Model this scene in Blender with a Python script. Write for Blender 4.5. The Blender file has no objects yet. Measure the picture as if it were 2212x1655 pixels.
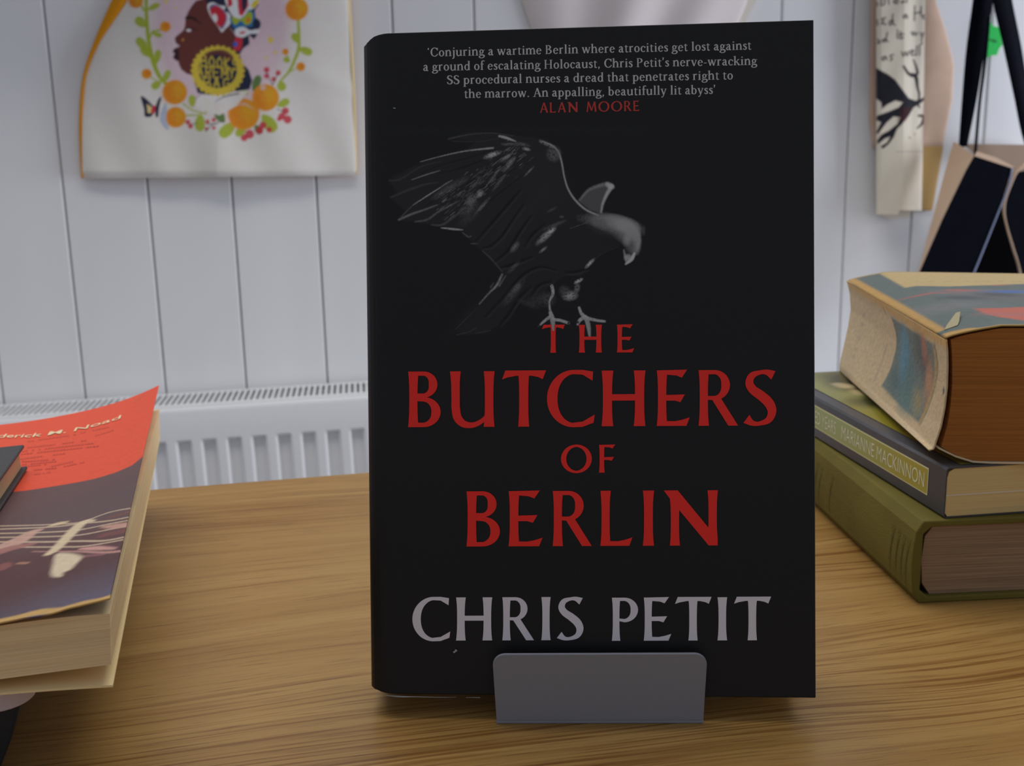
import bpy, bmesh, math, random
import numpy as np
from mathutils import Matrix, Vector
from mathutils.geometry import tessellate_polygon
random.seed(4); rng = np.random.default_rng(4)
scene = bpy.context.scene

# ------------------------------------------------------------------ camera
CX, CY, F = 1106.0, 827.5, 2332.3
PITCH, ROLL, CAMH = .2145, -.0204, .1966
_f = np.array([0, math.cos(PITCH), -math.sin(PITCH)]); _u = np.array([0, math.sin(PITCH), math.cos(PITCH)]); _x = np.array([1., 0, 0])
RX = _x*math.cos(ROLL)+_u*math.sin(ROLL); UX = -_x*math.sin(ROLL)+_u*math.cos(ROLL)
CAM = np.array([0, 0, CAMH])
cam = bpy.data.cameras.new('camera'); camo = bpy.data.objects.new('camera', cam); scene.collection.objects.link(camo)
cam.sensor_width = 36; cam.lens = F/2212*36; cam.clip_start = .01
camo.matrix_world = Matrix(((RX[0], UX[0], -_f[0], 0), (RX[1], UX[1], -_f[1], 0), (RX[2], UX[2], -_f[2], CAMH), (0, 0, 0, 1)))
cam.dof.use_dof = True; cam.dof.focus_distance = .375; cam.dof.aperture_fstop = 24
scene.camera = camo

# ------------------------------------------------------------------ light and exposure
vs = scene.view_settings; vs.view_transform = 'Standard'; vs.look = 'None'; vs.gamma = 1; vs.use_curve_mapping = False; vs.exposure = 0
w = bpy.data.worlds.new('world'); scene.world = w; w.use_nodes = True
w.node_tree.nodes['Background'].inputs[0].default_value = (.80, .86, 1.0, 1); w.node_tree.nodes['Background'].inputs[1].default_value = .34
def area(name, loc, target, sx, sy, power, col):
    l = bpy.data.lights.new(name, 'AREA'); l.shape = 'RECTANGLE'; l.size = sx; l.size_y = sy; l.energy = power; l.color = col
    o = bpy.data.objects.new(name, l); scene.collection.objects.link(o); o.location = loc
    o.rotation_euler = (Vector(target)-Vector(loc)).to_track_quat('-Z', 'Y').to_euler(); return o
area('ceiling_daylight', (-.25, 1.0, 1.75), (-.25, 1.0, 0), 2.0, 1.1, 25, (1, .965, .92))
area('window_daylight', (2.5, 1.35, .15), (-.2, 1.3, -.1), 1.1, 1.1, 31, (.84, .88, 1))

# ------------------------------------------------------------------ helpers
def lin(c): c = np.asarray(c, float)/255; return np.where(c <= .04045, c/12.92, ((c+.055)/1.055)**2.4)
def alb(c, k=.45): return tuple(float(v) for v in np.clip(lin(c)/k, 0.002, .9))
def hit(px, py, P0, n):
    d = _f+RX*(px-CX)/F-UX*(py-CY)/F; n = np.array(n, float); return CAM+d*(((np.array(P0)-CAM)@n)/(d@n))
def hom(src, dst):
    A = []
    for (x, y), (u, v) in zip(src, dst): A += [[x, y, 1, 0, 0, 0, -u*x, -u*y, -u], [0, 0, 0, x, y, 1, -v*x, -v*y, -v]]
    H = np.linalg.svd(np.array(A, float))[2][-1].reshape(3, 3)
    def m(x, y): q = H@np.array([x, y, 1.]); return q[0]/q[2], q[1]/q[2]
    return m
MATS = {}
def mat(name, col, rough=.6, k=.45, spec=.3, noise=0, nscale=40, bump=0, bscale=200, attr=False, metal=0, stretch=(1, 1, 1), sheen=0):
    if name in MATS: return MATS[name]
    m = bpy.data.materials.new(name); m.use_nodes = True; nt = m.node_tree; b = nt.nodes['Principled BSDF']; MATS[name] = m
    b.inputs['Roughness'].default_value = rough; b.inputs['Specular IOR Level'].default_value = spec; b.inputs['Metallic'].default_value = metal
    if sheen: b.inputs['Sheen Weight'].default_value = sheen
    c = alb(col, k) if col else (.5, .5, .5)
    tc = nt.nodes.new('ShaderNodeTexCoord'); mp = nt.nodes.new('ShaderNodeMapping'); mp.inputs['Scale'].default_value = stretch
    nt.links.new(tc.outputs['Object'], mp.inputs[0])
    src = None
    if attr:
        a = nt.nodes.new('ShaderNodeAttribute'); a.attribute_name = 'Col'; src = a.outputs['Color']
    if noise:
        n = nt.nodes.new('ShaderNodeTexNoise'); n.inputs['Scale'].default_value = nscale; n.inputs['Detail'].default_value = 4; nt.links.new(mp.outputs[0], n.inputs['Vector'])
        r = nt.nodes.new('ShaderNodeMapRange'); r.inputs['From Min'].default_value = .3; r.inputs['From Max'].default_value = .7
        r.inputs['To Min'].default_value = 1-noise; r.inputs['To Max'].default_value = 1+noise; nt.links.new(n.outputs[0], r.inputs[0])
        x = nt.nodes.new('ShaderNodeVectorMath'); x.operation = 'SCALE'; nt.links.new(r.outputs[0], x.inputs['Scale'])
        if src: nt.links.new(src, x.inputs[0])
        else: x.inputs[0].default_value = c
        src = x.outputs[0]
    if src: nt.links.new(src, b.inputs['Base Color'])
    else: b.inputs['Base Color'].default_value = (*c, 1)
    if bump:
        n2 = nt.nodes.new('ShaderNodeTexNoise'); n2.inputs['Scale'].default_value = bscale; n2.inputs['Detail'].default_value = 3; nt.links.new(mp.outputs[0], n2.inputs['Vector'])
        bp = nt.nodes.new('ShaderNodeBump'); bp.inputs['Strength'].default_value = bump; bp.inputs['Distance'].default_value = .001
        nt.links.new(n2.outputs[0], bp.inputs['Height']); nt.links.new(bp.outputs[0], b.inputs['Normal'])
    return m
def link(o, parent=None):
    scene.collection.objects.link(o)
    if parent: o.parent = parent
    return o
def mesh(name, verts, faces, m, parent=None, smooth=False, cols=None, bevel=0, solid=0, soff=0):
    me = bpy.data.meshes.new(name); me.from_pydata([tuple(map(float, v)) for v in verts], [], faces); me.validate(); me.materials.append(m)
    if cols is not None:
        a = me.color_attributes.new('Col', 'FLOAT_COLOR', 'POINT'); c4 = np.ones((len(me.vertices), 4), np.float32); c4[:, :3] = cols; a.data.foreach_set('color', c4.ravel())
    if smooth: me.polygons.foreach_set('use_smooth', [True]*len(me.polygons))
    me.update(); o = link(bpy.data.objects.new(name, me), parent)
    if solid: s = o.modifiers.new('s', 'SOLIDIFY'); s.thickness = solid; s.offset = soff
    if bevel: b = o.modifiers.new('b', 'BEVEL'); b.width = bevel; b.segments = 3; b.limit_method = 'ANGLE'
    return o
class MB:
    def __init__(s): s.v = []; s.f = []
    def box(s, x0, x1, y0, y1, z0, z1):
        n = len(s.v); s.v += [(x, y, z) for z in (z0, z1) for y in (y0, y1) for x in (x0, x1)]
        s.f += [tuple(n+i for i in q) for q in ((0, 2, 3, 1), (4, 5, 7, 6), (0, 1, 5, 4), (2, 6, 7, 3), (0, 4, 6, 2), (1, 3, 7, 5))]; return s
    def prism(s, pts, fn0, fn1):
        n = len(s.v); k = len(pts); s.v += [fn0(*p) for p in pts]+[fn1(*p) for p in pts]
        s.f += [tuple(range(n+k-1, n-1, -1)), tuple(range(n+k, n+2*k))]+[(n+i, n+(i+1) % k, n+k+(i+1) % k, n+k+i) for i in range(k)]; return s
    def tube(s, pts, r, seg=10):
        n = len(s.v); P = [Vector(p) for p in pts]
        for i, p in enumerate(P):
            t = (P[min(i+1, len(P)-1)]-P[max(i-1, 0)]).normalized(); a = t.orthogonal().normalized() if i == 0 else (a-t*a.dot(t)).normalized(); b = t.cross(a)
            s.v += [tuple(p+(a*math.cos(q)+b*math.sin(q))*r) for q in [2*math.pi*j/seg for j in range(seg)]]
        for i in range(len(P)-1):
            s.f += [(n+i*seg+j, n+i*seg+(j+1) % seg, n+(i+1)*seg+(j+1) % seg, n+(i+1)*seg+j) for j in range(seg)]
        s.f += [tuple(n+j for j in range(seg))[::-1], tuple(n+(len(P)-1)*seg+j for j in range(seg))]; return s
    def build(s, name, m, parent=None, **k): return mesh(name, s.v, s.f, m, parent, **k)
def grid(name, P, m, parent=None, cols=None, **k):   # P: (rows, cols, 3)
    r, c = P.shape[:2]; idx = np.arange(r*c).reshape(r, c)
    f = np.stack([idx[:-1, :-1], idx[:-1, 1:], idx[1:, 1:], idx[1:, :-1]], -1).reshape(-1, 4).tolist()
    return mesh(name, P.reshape(-1, 3), f, m, parent, smooth=True, cols=None if cols is None else cols.reshape(-1, 3), **k)
def thing(name, label, cat, loc=(0, 0, 0), rot=(0, 0, 0), group=None, M=None):
    o = link(bpy.data.objects.new(name, None)); o.empty_display_size = .02
    if M is not None: o.matrix_world = M
    else: o.location = loc; o.rotation_euler = rot
    o['label'] = label; o['category'] = cat
    if group: o['group'] = group
    return o
def cat(pts, n=8, closed=False):   # Catmull-Rom
    p = [np.array(q, float) for q in pts]; N = len(p); out = []
    for i in range(N if closed else N-1):
        a, b, c, d = (p[(i-1) % N], p[i], p[(i+1) % N], p[(i+2) % N]) if closed else (p[max(i-1, 0)], p[i], p[i+1], p[min(i+2, N-1)])
        for t in np.arange(n)/n: out.append(.5*(2*b+(c-a)*t+(2*a-5*b+4*c-d)*t*t+(3*b-a-3*c+d)*t**3))
    if not closed: out.append(p[-1])
    return out

# painter for printed pictures: a picture is a colour per vertex of a fine mesh, in plain drawing coordinates
class Cv:
    def __init__(s, x0, y0, x1, y1, step, bg, k=.45):
        s.x = np.arange(x0, x1+step*.5, step); s.y = np.arange(y0, y1+step*.5, step); s.X, s.Y = np.meshgrid(s.x, s.y); s.step = step; s.k = k
        s.c = np.zeros(s.X.shape+(3,)); s.c[:] = lin(bg); s.h = np.zeros(s.X.shape)
        s.T = lambda x, y: (x, y); s.S = 1.
    def view(s, sc, ox, oy): s.T = lambda x, y: (ox+x*sc, oy+y*sc); s.S = sc
    def _win(s, a, pad):
        a = np.array(a); i0 = max(0, int((a[:, 0].min()-pad-s.x[0])/s.step)); i1 = min(len(s.x), int((a[:, 0].max()+pad-s.x[0])/s.step)+2)
        j0 = max(0, int((a[:, 1].min()-pad-s.y[0])/s.step)); j1 = min(len(s.y), int((a[:, 1].max()+pad-s.y[0])/s.step)+2)
        return (slice(j0, max(j0, j1)), slice(i0, max(i0, i1)))
    def put(s, w_, cov, col, h=0):
        if cov.size == 0: return
        if col is not None: s.c[w_] = s.c[w_]*(1-cov[..., None])+lin(col)*cov[..., None]
        if h: s.h[w_] += h*cov
    def _seg(s, X, Y, a, b):
        d = b-a; L = max(d@d, 1e-12); t = np.clip(((X-a[0])*d[0]+(Y-a[1])*d[1])/L, 0, 1); return np.hypot(X-a[0]-t*d[0], Y-a[1]-t*d[1]), t
    def poly(s, pts, col, soft=2, a=1, sm=False, h=0):
        p = [np.array(s.T(*q)) for q in pts]; soft = max(soft*s.S, s.step*.8)
        if sm: p = cat(p, 6, True)
        w_ = s._win(p, soft); X, Y = s.X[w_], s.Y[w_]
        if X.size == 0: return
        ins = np.zeros(X.shape, bool); D = np.full(X.shape, 1e9)
        for i in range(len(p)):
            A, B = p[i-1], p[i]; D = np.minimum(D, s._seg(X, Y, A, B)[0])
            if A[1] != B[1]: ins ^= ((A[1] > Y) != (B[1] > Y)) & (X < (B[0]-A[0])*(Y-A[1])/(B[1]-A[1])+A[0])
        s.put(w_, np.clip(.5+np.where(ins, D, -D)/soft, 0, 1)*a, col, h)
    def line(s, pts, wd, col, soft=2, a=1, sm=True, h=0, tex=0):
        n0 = len(pts); wd = list(np.interp(np.linspace(0, 1, n0), np.linspace(0, 1, len(wd)), wd)) if hasattr(wd, '__len__') else [wd]*n0
        q = [(*s.T(*p), w_*s.S) for p, w_ in zip(pts, wd)]; q = cat(q, 6) if sm and n0 > 2 else [np.array(v) for v in q]
        soft = max(soft*s.S, s.step*.8); w_ = s._win([v[:2] for v in q], soft+max(v[2] for v in q)); X, Y = s.X[w_], s.Y[w_]
        if X.size == 0: return
        cov = np.zeros(X.shape)
        for A, B in zip(q[:-1], q[1:]):
            d, t = s._seg(X, Y, A[:2], B[:2]); cov = np.maximum(cov, np.clip(.5+(np.maximum(A[2]+(B[2]-A[2])*t, .01*s.S)/2-d)/soft, 0, 1))
        if tex: cov = cov*np.clip(1-tex+tex*2*s.noise()[w_], 0, 1)
        s.put(w_, cov*a, col, h)
    def ell(s, x, y, rx, ry, col, rot=0, soft=2, a=1, h=0, tex=0):
        x, y = s.T(x, y); rx *= s.S; ry *= s.S; soft = max(soft*s.S, s.step*.8); R = max(rx, ry)
        w_ = s._win([(x-R, y-R), (x+R, y+R)], soft); X, Y = s.X[w_]-x, s.Y[w_]-y
        if X.size == 0: return
        c, q = math.cos(rot), math.sin(rot); U, V = X*c+Y*q, -X*q+Y*c; r = np.hypot(U/rx, V/ry); d = (1-r)*min(rx, ry)
        cov = np.clip(.5+d/soft, 0, 1)
        if tex: cov = cov*np.clip(1-tex+tex*2*s.noise()[w_], 0, 1)
        s.put(w_, cov*a, col, h)
    def noise(s):
        if not hasattr(s, '_n'):
            n = rng.random(s.X.shape); n = (n+np.roll(n, 1, 0)+np.roll(n, 1, 1)+np.roll(n, (1, 1), (0, 1)))/4; s._n = np.clip((n-.5)*2.2+.5, 0, 1)
        return s._n
    def cols(s): return np.clip(s.c/s.k, .001, .9)

# ------------------------------------------------------------------ lettering: flared capitals and book serif, drawn as shapes
BOLD = 0
def ribbon(pts, ws, n=6):
    ws = [w_+BOLD for w_ in ws]
    q = cat([(x, y, w_) for (x, y), w_ in zip(pts, ws)], n) if len(pts) > 2 else [np.array((*p, w_)) for p, w_ in zip(pts, ws)]
    L, Rr = [], []
    for i, v in enumerate(q):
        t = q[min(i+1, len(q)-1)][:2]-q[max(i-1, 0)][:2]; t = t/max(np.hypot(*t), 1e-9); nrm = np.array([-t[1], t[0]])*v[2]/2; L.append(v[:2]+nrm); Rr.append(v[:2]-nrm)
    return [(L[i], L[i+1], Rr[i+1], Rr[i]) for i in range(len(q)-1)]
def stem(x, y0, y1, w_, fl=.28, n=8):
    o = []
    for i in range(n):
        a, b = i/n, (i+1)/n; wa, wb = (w_*(1+fl*abs(2*t-1)**3)/2 for t in (a, b)); ya, yb = y0+(y1-y0)*a, y0+(y1-y0)*b
        o.append(((x-wa, ya), (x+wa, ya), (x+wb, yb), (x-wb, yb)))
    return o
def arc(cx, cy, rx, ry, a0, a1, wt, wn, n=18):
    o = []; pr = None
    for i in range(n+1):
        a = math.radians(a0+(a1-a0)*i/n); c, s_ = math.cos(a), math.sin(a); k = BOLD+wn+(wt-wn)*abs(c)**1.4
        cur = ((cx+rx*c, cy+ry*s_), (cx+(rx-k)*c, cy+(ry-k)*s_))
        if pr: o.append((pr[0], cur[0], cur[1], pr[1]))
        pr = cur
    return o
def cap(ch):
    if ch == 'I': return .24, stem(.12, 0, 1, .16)
    if ch == 'H': return .82, stem(.12, 0, 1, .165)+stem(.70, 0, 1, .165)+[((.15, .46), (.68, .46), (.68, .575), (.15, .575))]
    if ch == 'T': return .8, stem(.395, 0, .97, .165, .22)+[[(.06, 1.01), (0, .85), (.10, .885), (.26, .915), (.54, .915), (.66, .89), (.74, .85), (.80, 1.01)]]
    EF = [[(.06, 1), (.55, 1.01), (.455, .865), (.36, .905), (.15, .925)], [(.12, .555), (.51, .565), (.43, .425), (.33, .455), (.12, .455)]]
    if ch == 'F': return .55, stem(.10, 0, 1, .15)+EF
    BB = [[(.03, 0), (.10, .09), (.33, .085), (.46, .11), (.60, .155), (.54, 0)]]
    if ch == 'E': return .60, stem(.10, 0, 1, .15)+EF+BB
    if ch == 'L': return .60, stem(.10, 0, 1, .15)+BB
    if ch == 'B': return .60, stem(.10, 0, 1, .15)+arc(.29, .765, .25, .235, -90, 90, .16, .075)+arc(.29, .27, .31, .27, -90, 90, .17, .08)+[((.03, 1), (.29, 1), (.29, .925), (.12, .925)), ((.12, .605), (.29, .605), (.29, .54), (.12, .53)), ((.12, .54), (.29, .54), (.29, .46), (.12, .47)), ((.03, 0), (.29, 0), (.29, .08), (.12, .08))]
    if ch == 'R': return .74, stem(.11, 0, 1, .15)+arc(.31, .73, .28, .27, -90, 90, .16, .075)+[((.03, 1), (.31, 1), (.31, .925), (.12, .925)), ((.12, .535), (.31, .535), (.31, .46), (.12, .47)), ((.26, .47), (.42, .50), (.74, 0), (.56, 0))]
    if ch == 'P': return .62, stem(.11, 0, 1, .15)+arc(.30, .715, .31, .285, -90, 90, .17, .075)+[((.03, 1), (.30, 1), (.30, .925), (.12, .925)), ((.16, .46), (.30, .43), (.30, .505), (.16, .52))]
    if ch == 'O': return 1.07, arc(.535, .5, .535, .515, 0, 360, .185, .085, 40)
    if ch == 'C': return .86, arc(.48, .5, .48, .515, 88, 272, .19, .075, 28)+[((.46, 1.015), (.64, 1.015), (.64, .93), (.46, .94)), ((.64, 1.015), (.83, .985), (.82, .82), (.64, .93)), ((.46, -.015), (.64, -.01), (.64, .085), (.46, .065)), ((.64, -.01), (.84, .065), (.86, .21), (.64, .085))]
    if ch == 'U': return .83, ribbon([(.11, 1), (.112, .8), (.115, .5), (.118, .34), (.15, .17), (.24, .065), (.36, .03), (.48, .05), (.60, .12), (.70, .22)], [.19, .155, .148, .15, .15, .13, .105, .09, .08, .07])+stem(.71, 0, 1, .15)
    if ch == 'S': return .60, ribbon([(.54, .90), (.42, .955), (.30, .955), (.15, .90), (.095, .77), (.16, .645), (.32, .53), (.46, .40), (.515, .25), (.45, .10), (.28, .035), (.15, .045), (.04, .12)], [.17, .10, .075, .12, .15, .16, .175, .18, .16, .12, .075, .10, .18])
    if ch == 'N': return .98, stem(.19, 0, .85, .15, .2)+stem(.87, .1, 1, .15, .25)+[((-.01, 1), (.24, 1), (.96, .12), (.96, 0), (.80, 0), (.12, .82))]
    if ch == 'A': return .80, ribbon([(.40, 1.0), (.72, 0)], [.15, .17])+ribbon([(.40, 1.0), (.08, 0)], [.10, .12])+[((.2, .30), (.62, .30), (.59, .38), (.22, .38))]
    if ch == 'M': return 1.0, ribbon([(.2, 1), (.09, 0)], [.10, .13])+ribbon([(.2, 1), (.50, .12)], [.15, .13])+ribbon([(.80, 1), (.50, .12)], [.10, .10])+ribbon([(.80, 1), (.90, 0)], [.14, .16])
def sf(x, y, h_=.14): return [((x-h_, y-.022), (x+h_, y-.022), (x+h_, y+.022), (x-h_, y+.022))]
def ft(x, y=.022): return sf(x, y)
def serif(ch):
    W, T, X = .115, .05, .68
    st = lambda x, a, b, w_=W+BOLD: [((x-w_/2, a), (x+w_/2, a), (x+w_/2, b), (x-w_/2, b))]
    fl = lambda x, y: [((x-.16, y-.07), (x+.04, y), (x+.04, y-.10), (x-.16, y-.035))]
    bowl = lambda x, r=.26, a0=0, a1=360: arc(x, .33, r, .355, a0, a1, .12, .05, 20)
    if ch == 'a': return .56, ribbon([(.10, .52), (.20, .64), (.32, .62), (.37, .48), (.37, .14), (.42, .03), (.52, .05)], [.11, .06, .09, W, W, .09, .05])+ribbon([(.37, .40), (.20, .36), (.11, .24), (.10, .14), (.18, .03), (.30, .08), (.37, .17)], [.05, .06, .10, .12, .07, .05, .05])
    if ch == 'b': return .62, st(.13, .02, 1.05)+fl(.14, 1.05)+bowl(.31)
    if ch == 'c': return .52, arc(.29, .33, .26, .355, 45, 315, .12, .05, 18)+ribbon([(.46, .60), (.46, .46)], [.05, .10])
    if ch == 'd': return .64, st(.49, 0, 1.05)+fl(.50, 1.05)+bowl(.30)+[((.49, .0), (.62, .03), (.62, .07), (.49, .06))]
    if ch == 'e': return .56, arc(.29, .33, .26, .355, 5, 320, .12, .05, 20)+[((.08, .34), (.54, .37), (.54, .42), (.08, .39))]
    if ch == 'f': return .38, st(.17, 0, .8)+ft(.17)+ribbon([(.17, .75), (.20, .98), (.32, 1.04), (.43, .98)], [W, .09, .05, .10])+[((.04, .62), (.36, .62), (.36, .68), (.04, .68))]
    if ch == 'g': return .58, arc(.27, .44, .21, .245, 0, 360, .11, .05, 18)+ribbon([(.14, .24), (.10, .14), (.20, .06), (.42, .05), (.53, -.06), (.46, -.22), (.26, -.29), (.08, -.22), (.06, -.12), (.18, -.0)], [.05, .06, .09, .12, .11, .08, .05, .08, .09, .05])+[((.42, .56), (.58, .66), (.58, .58), (.44, .52))]
    if ch == 'h': return .68, st(.14, 0, 1.05)+fl(.15, 1.05)+ft(.14)+st(.52, 0, .45)+ft(.52)+ribbon([(.18, .50), (.30, .65), (.44, .65), (.52, .45)], [.04, .06, .09, W])
    if ch == 'i': return .34, st(.17, 0, .68)+fl(.18, .68)+ft(.17)+arc(.17, .90, .075, .075, 0, 360, .074, .074, 10)
    if ch == 'j': return .32, st(.18, -.1, .68)+fl(.19, .68)+arc(.18, .90, .075, .075, 0, 360, .074, .074, 10)+ribbon([(.18, -.08), (.14, -.24), (.02, -.28)], [W, .08, .09])
    if ch == 'k': return .64, st(.14, 0, 1.05)+fl(.15, 1.05)+ft(.14)+ribbon([(.18, .30), (.50, .66)], [.05, .05])+ribbon([(.28, .42), (.56, 0)], [.08, .13])+ft(.56)+sf(.48, .66, .10)
    if ch == 'l': return .34, st(.17, 0, 1.05)+fl(.18, 1.05)+ft(.17)
    if ch == 'm': return 1.0, st(.14, 0, .68)+fl(.15, .68)+ft(.14)+st(.50, 0, .45)+ft(.50)+ribbon([(.18, .50), (.28, .65), (.42, .65), (.50, .45)], [.04, .06, .09, W])+st(.86, 0, .45)+ft(.86)+ribbon([(.54, .50), (.64, .65), (.78, .65), (.86, .45)], [.04, .06, .09, W])
    if ch == 'n': return .67, st(.14, 0, .68)+fl(.15, .68)+ft(.14)+st(.52, 0, .45)+ft(.52)+ribbon([(.18, .50), (.30, .65), (.44, .65), (.52, .45)], [.04, .06, .09, W])
    if ch == 'o': return .60, bowl(.30, .27)
    if ch == 'p': return .64, st(.15, -.30, .68)+fl(.16, .68)+ft(.15, -.30)+bowl(.34)
    if ch == 'r': return .48, st(.15, 0, .68)+fl(.16, .68)+ft(.15)+ribbon([(.18, .48), (.28, .64), (.42, .62)], [.04, .06, .12])
    if ch == 's': return .44, ribbon([(.37, .54), (.28, .65), (.14, .60), (.12, .48), (.24, .36), (.34, .24), (.31, .07), (.18, .02), (.06, .13)], [.09, .05, .08, .11, .12, .12, .09, .05, .10])
    if ch == 't': return .40, st(.17, .12, .80, .11)+[((.03, .62), (.36, .62), (.36, .68), (.03, .68))]+ribbon([(.17, .14), (.22, .02), (.37, .06)], [.11, .08, .04])
    if ch == 'u': return .67, st(.14, .22, .68)+fl(.15, .68)+ribbon([(.14, .24), (.20, .04), (.34, .03), (.50, .17)], [W, .08, .06, .04])+st(.52, 0, .68)+fl(.53, .68)+[((.52, 0), (.64, .03), (.64, .07), (.52, .06))]
    if ch in 'vy': return .60, ribbon([(.10, .68), (.31, 0)], [W, .11])+ribbon([(.52, .68), (.31, 0)]+([(.22, -.22), (.08, -.28)] if ch == 'y' else []), [.05, .05]+([.05, .09] if ch == 'y' else []))+sf(.12, .66, .12)+sf(.50, .66, .10)
    if ch == 'w': return .88, ribbon([(.10, .68), (.28, 0)], [W, .10])+ribbon([(.44, .68), (.28, 0)], [.05, .05])+ribbon([(.42, .68), (.61, 0)], [W, .10])+ribbon([(.79, .68), (.61, 0)], [.05, .05])+sf(.12, .66, .11)+sf(.42, .66, .09)+sf(.78, .66, .09)
    if ch == 'A': return .82, ribbon([(.40, 1), (.70, 0)], [.12, .13])+ribbon([(.40, 1), (.12, 0)], [.05, .05])+[((.22, .32), (.58, .32), (.58, .37), (.22, .37))]+ft(.12)+ft(.70)
    if ch == 'B': return .74, st(.17, 0, 1, .13)+arc(.32, .755, .28, .245, -90, 90, .13, .05, 12)+arc(.34, .27, .33, .27, -90, 90, .13, .05, 12)+[((.05, .95), (.33, .95), (.33, 1), (.05, 1)), ((.15, .49), (.34, .49), (.34, .54), (.15, .54)), ((.05, 0), (.34, 0), (.34, .05), (.05, .05))]
    if ch == 'C': return .80, arc(.44, .5, .40, .52, 45, 315, .14, .05, 22)+ribbon([(.72, .98), (.72, .68)], [.04, .07])+ribbon([(.70, .30), (.76, .18)], [.04, .05])
    if ch == 'H': return .90, st(.17, 0, 1, .13)+st(.70, 0, 1, .13)+[((.17, .48), (.70, .48), (.70, .53), (.17, .53))]+ft(.17)+ft(.70)+ft(.17, .978)+ft(.70, .978)
    if ch == 'P': return .70, st(.17, 0, 1, .13)+arc(.33, .73, .30, .27, -90, 90, .13, .05, 12)+[((.05, .95), (.33, .95), (.33, 1), (.05, 1)), ((.15, .46), (.33, .46), (.33, .51), (.15, .51))]+ft(.17)
    if ch == 'S': return .62, ribbon([(.50, .80), (.42, .94), (.28, .97), (.13, .88), (.12, .70), (.26, .56), (.44, .44), (.52, .28), (.44, .08), (.26, .02), (.12, .08), (.07, .25)], [.08, .05, .05, .10, .13, .14, .14, .14, .10, .05, .06, .10])
    if ch in '.,': return .28, arc(.13, .06, .075, .075, 0, 360, .074, .074, 10)+([] if ch == '.' else ribbon([(.17, .05), (.08, -.17)], [.07, .03]))
    if ch == "'": return .24, ribbon([(.12, 1.03), (.08, .72)], [.12, .04])
    if ch == '`': return .26, ribbon([(.14, .98), (.10, .78)], [.04, .12])
    if ch == '-': return .38, [((.05, .27), (.32, .27), (.32, .35), (.05, .35))]
    return .27, []
def shapes_mesh(name, polys, fn, m, parent, thick=0):   # polys in drawing coords, fn -> 3-D
    V, Fc, LIFT = [], [], []
    for k_, p in enumerate(polys):
        n = len(V); V += [fn(float(q[0]), float(q[1])) for q in p]; LIFT.append((n, len(V), k_))
        if len(p) <= 4: Fc.append(tuple(range(n, n+len(p))))
        else: Fc += [tuple(n+i for i in t) for t in tessellate_polygon([[Vector((q[0], q[1], 0)) for q in p]])]
    if V:   # overlapping strokes of one letter lie a hair apart so that they never share a plane
        A, B, C_ = (Vector(V[i]) for i in Fc[0][:3]); nn = (B-A).cross(C_-A).normalized()
        vx = fn(float(polys[0][0][0]), float(polys[0][0][1])); up = UPN(name, parent, nn)
        for a, b, k_ in LIFT:
            for i in range(a, b): V[i] = tuple(Vector(V[i])+up*(4e-7*(k_ % 60)))
    return mesh(name, V, Fc, m, parent)
def UPN(name, parent, nn):
    if parent and parent.name.startswith('hardback'): return Vector((0, 0, 1))
    if parent and parent.name.startswith('music'): return Vector((0, 0, 1))
    if parent and parent.name.startswith('green_tag'): return Vector((0, -1, 0))
    return Vector((-1, 0, 0))
def fit_caps(items):  # (char, x0, x1, ytop, ybottom) in picture units
    o = []
    for ch, x0, x1, yt, yb in items:
        w_, ps = cap(ch); o += [[(x0+(x1-x0)*q[0]/w_, yb+(yt-yb)*q[1]) for q in p] for p in ps]
    return o
def set_line(text, x0, y0, x1, y1, caph, fn, track=.03):
    adv = 0; gl = []
    for ch in text:
        w_, ps = fn(ch); gl.append((adv, ps)); adv += w_+track
    adv -= track; s_ = math.hypot(x1-x0, y1-y0)/adv; dx, dy = (x1-x0)/math.hypot(x1-x0, y1-y0), (y1-y0)/math.hypot(x1-x0, y1-y0); o = []
    for a, ps in gl:
        for p in ps: o.append([(x0+dx*(a+q[0])*s_+dy*q[1]*caph, y0+dy*(a+q[0])*s_-dx*q[1]*caph) for q in p])
    return o

# ------------------------------------------------------------------ the setting
D, TH = 1.8896, .1381
tW = np.array([math.cos(TH), math.sin(TH), 0]); nW = np.array([-math.sin(TH), math.cos(TH), 0]); P0 = np.array([0, D, 0])
def W(s, off, z): return P0+tW*s-nW*off+np.array([0, 0, z])
def hw(px, py, off=0):
    P = hit(px, py, P0-nW*off, nW); return float((P-P0)@tW), float(P[2])
FLOOR = -.72
m_plank = mat('white_gloss_paint', (186, 184, 196), .42, k=.50, spec=.4, noise=.03, nscale=6, bump=.15, bscale=18, stretch=(1, 1, .2))
m_wall = mat('dark_gap', (70, 66, 70), .9)
def struct(name, mb, m, loc=(0, 0, 0), rz=0, **k):
    o = mb.build(name, m, None, **k); o.location = loc; o.rotation_euler = (0, 0, rz); o['kind'] = 'structure'; return o
wall = struct('wall_back', MB().box(-2.6, 2.8, .0125, .12, FLOOR, 1.9), m_wall, P0, TH)
floor = struct('floor', MB().box(-3, 3.2, -2.0, 2.5, FLOOR-.05, FLOOR), mat('grey_carpet', (95, 92, 92), .95, noise=.2, nscale=300, bump=.6, bscale=600))
gro = [-.8639, -.7318, -.599, -.464, -.3253, -.1864, -.051, .083, .217, .350, .4838, .6159, .7445]
while gro[0] > -2.5: gro.insert(0, gro[0]-.134)
while gro[-1] < 2.7: gro.append(gro[-1]+.131)
pm = None
for i, (a, b) in enumerate(zip(gro[:-1], gro[1:])):
    g = .0011
    pts = [(a+g, .012), (b-g, .012), (b-g, .0026), (b-g-.0022, 0), (a+g+.0022, 0), (a+g, .0026)]
    MB().prism(pts, lambda x, y: (x, y, FLOOR), lambda x, y: (x, y, 1.9)).build('plank', m_plank, wall)
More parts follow.
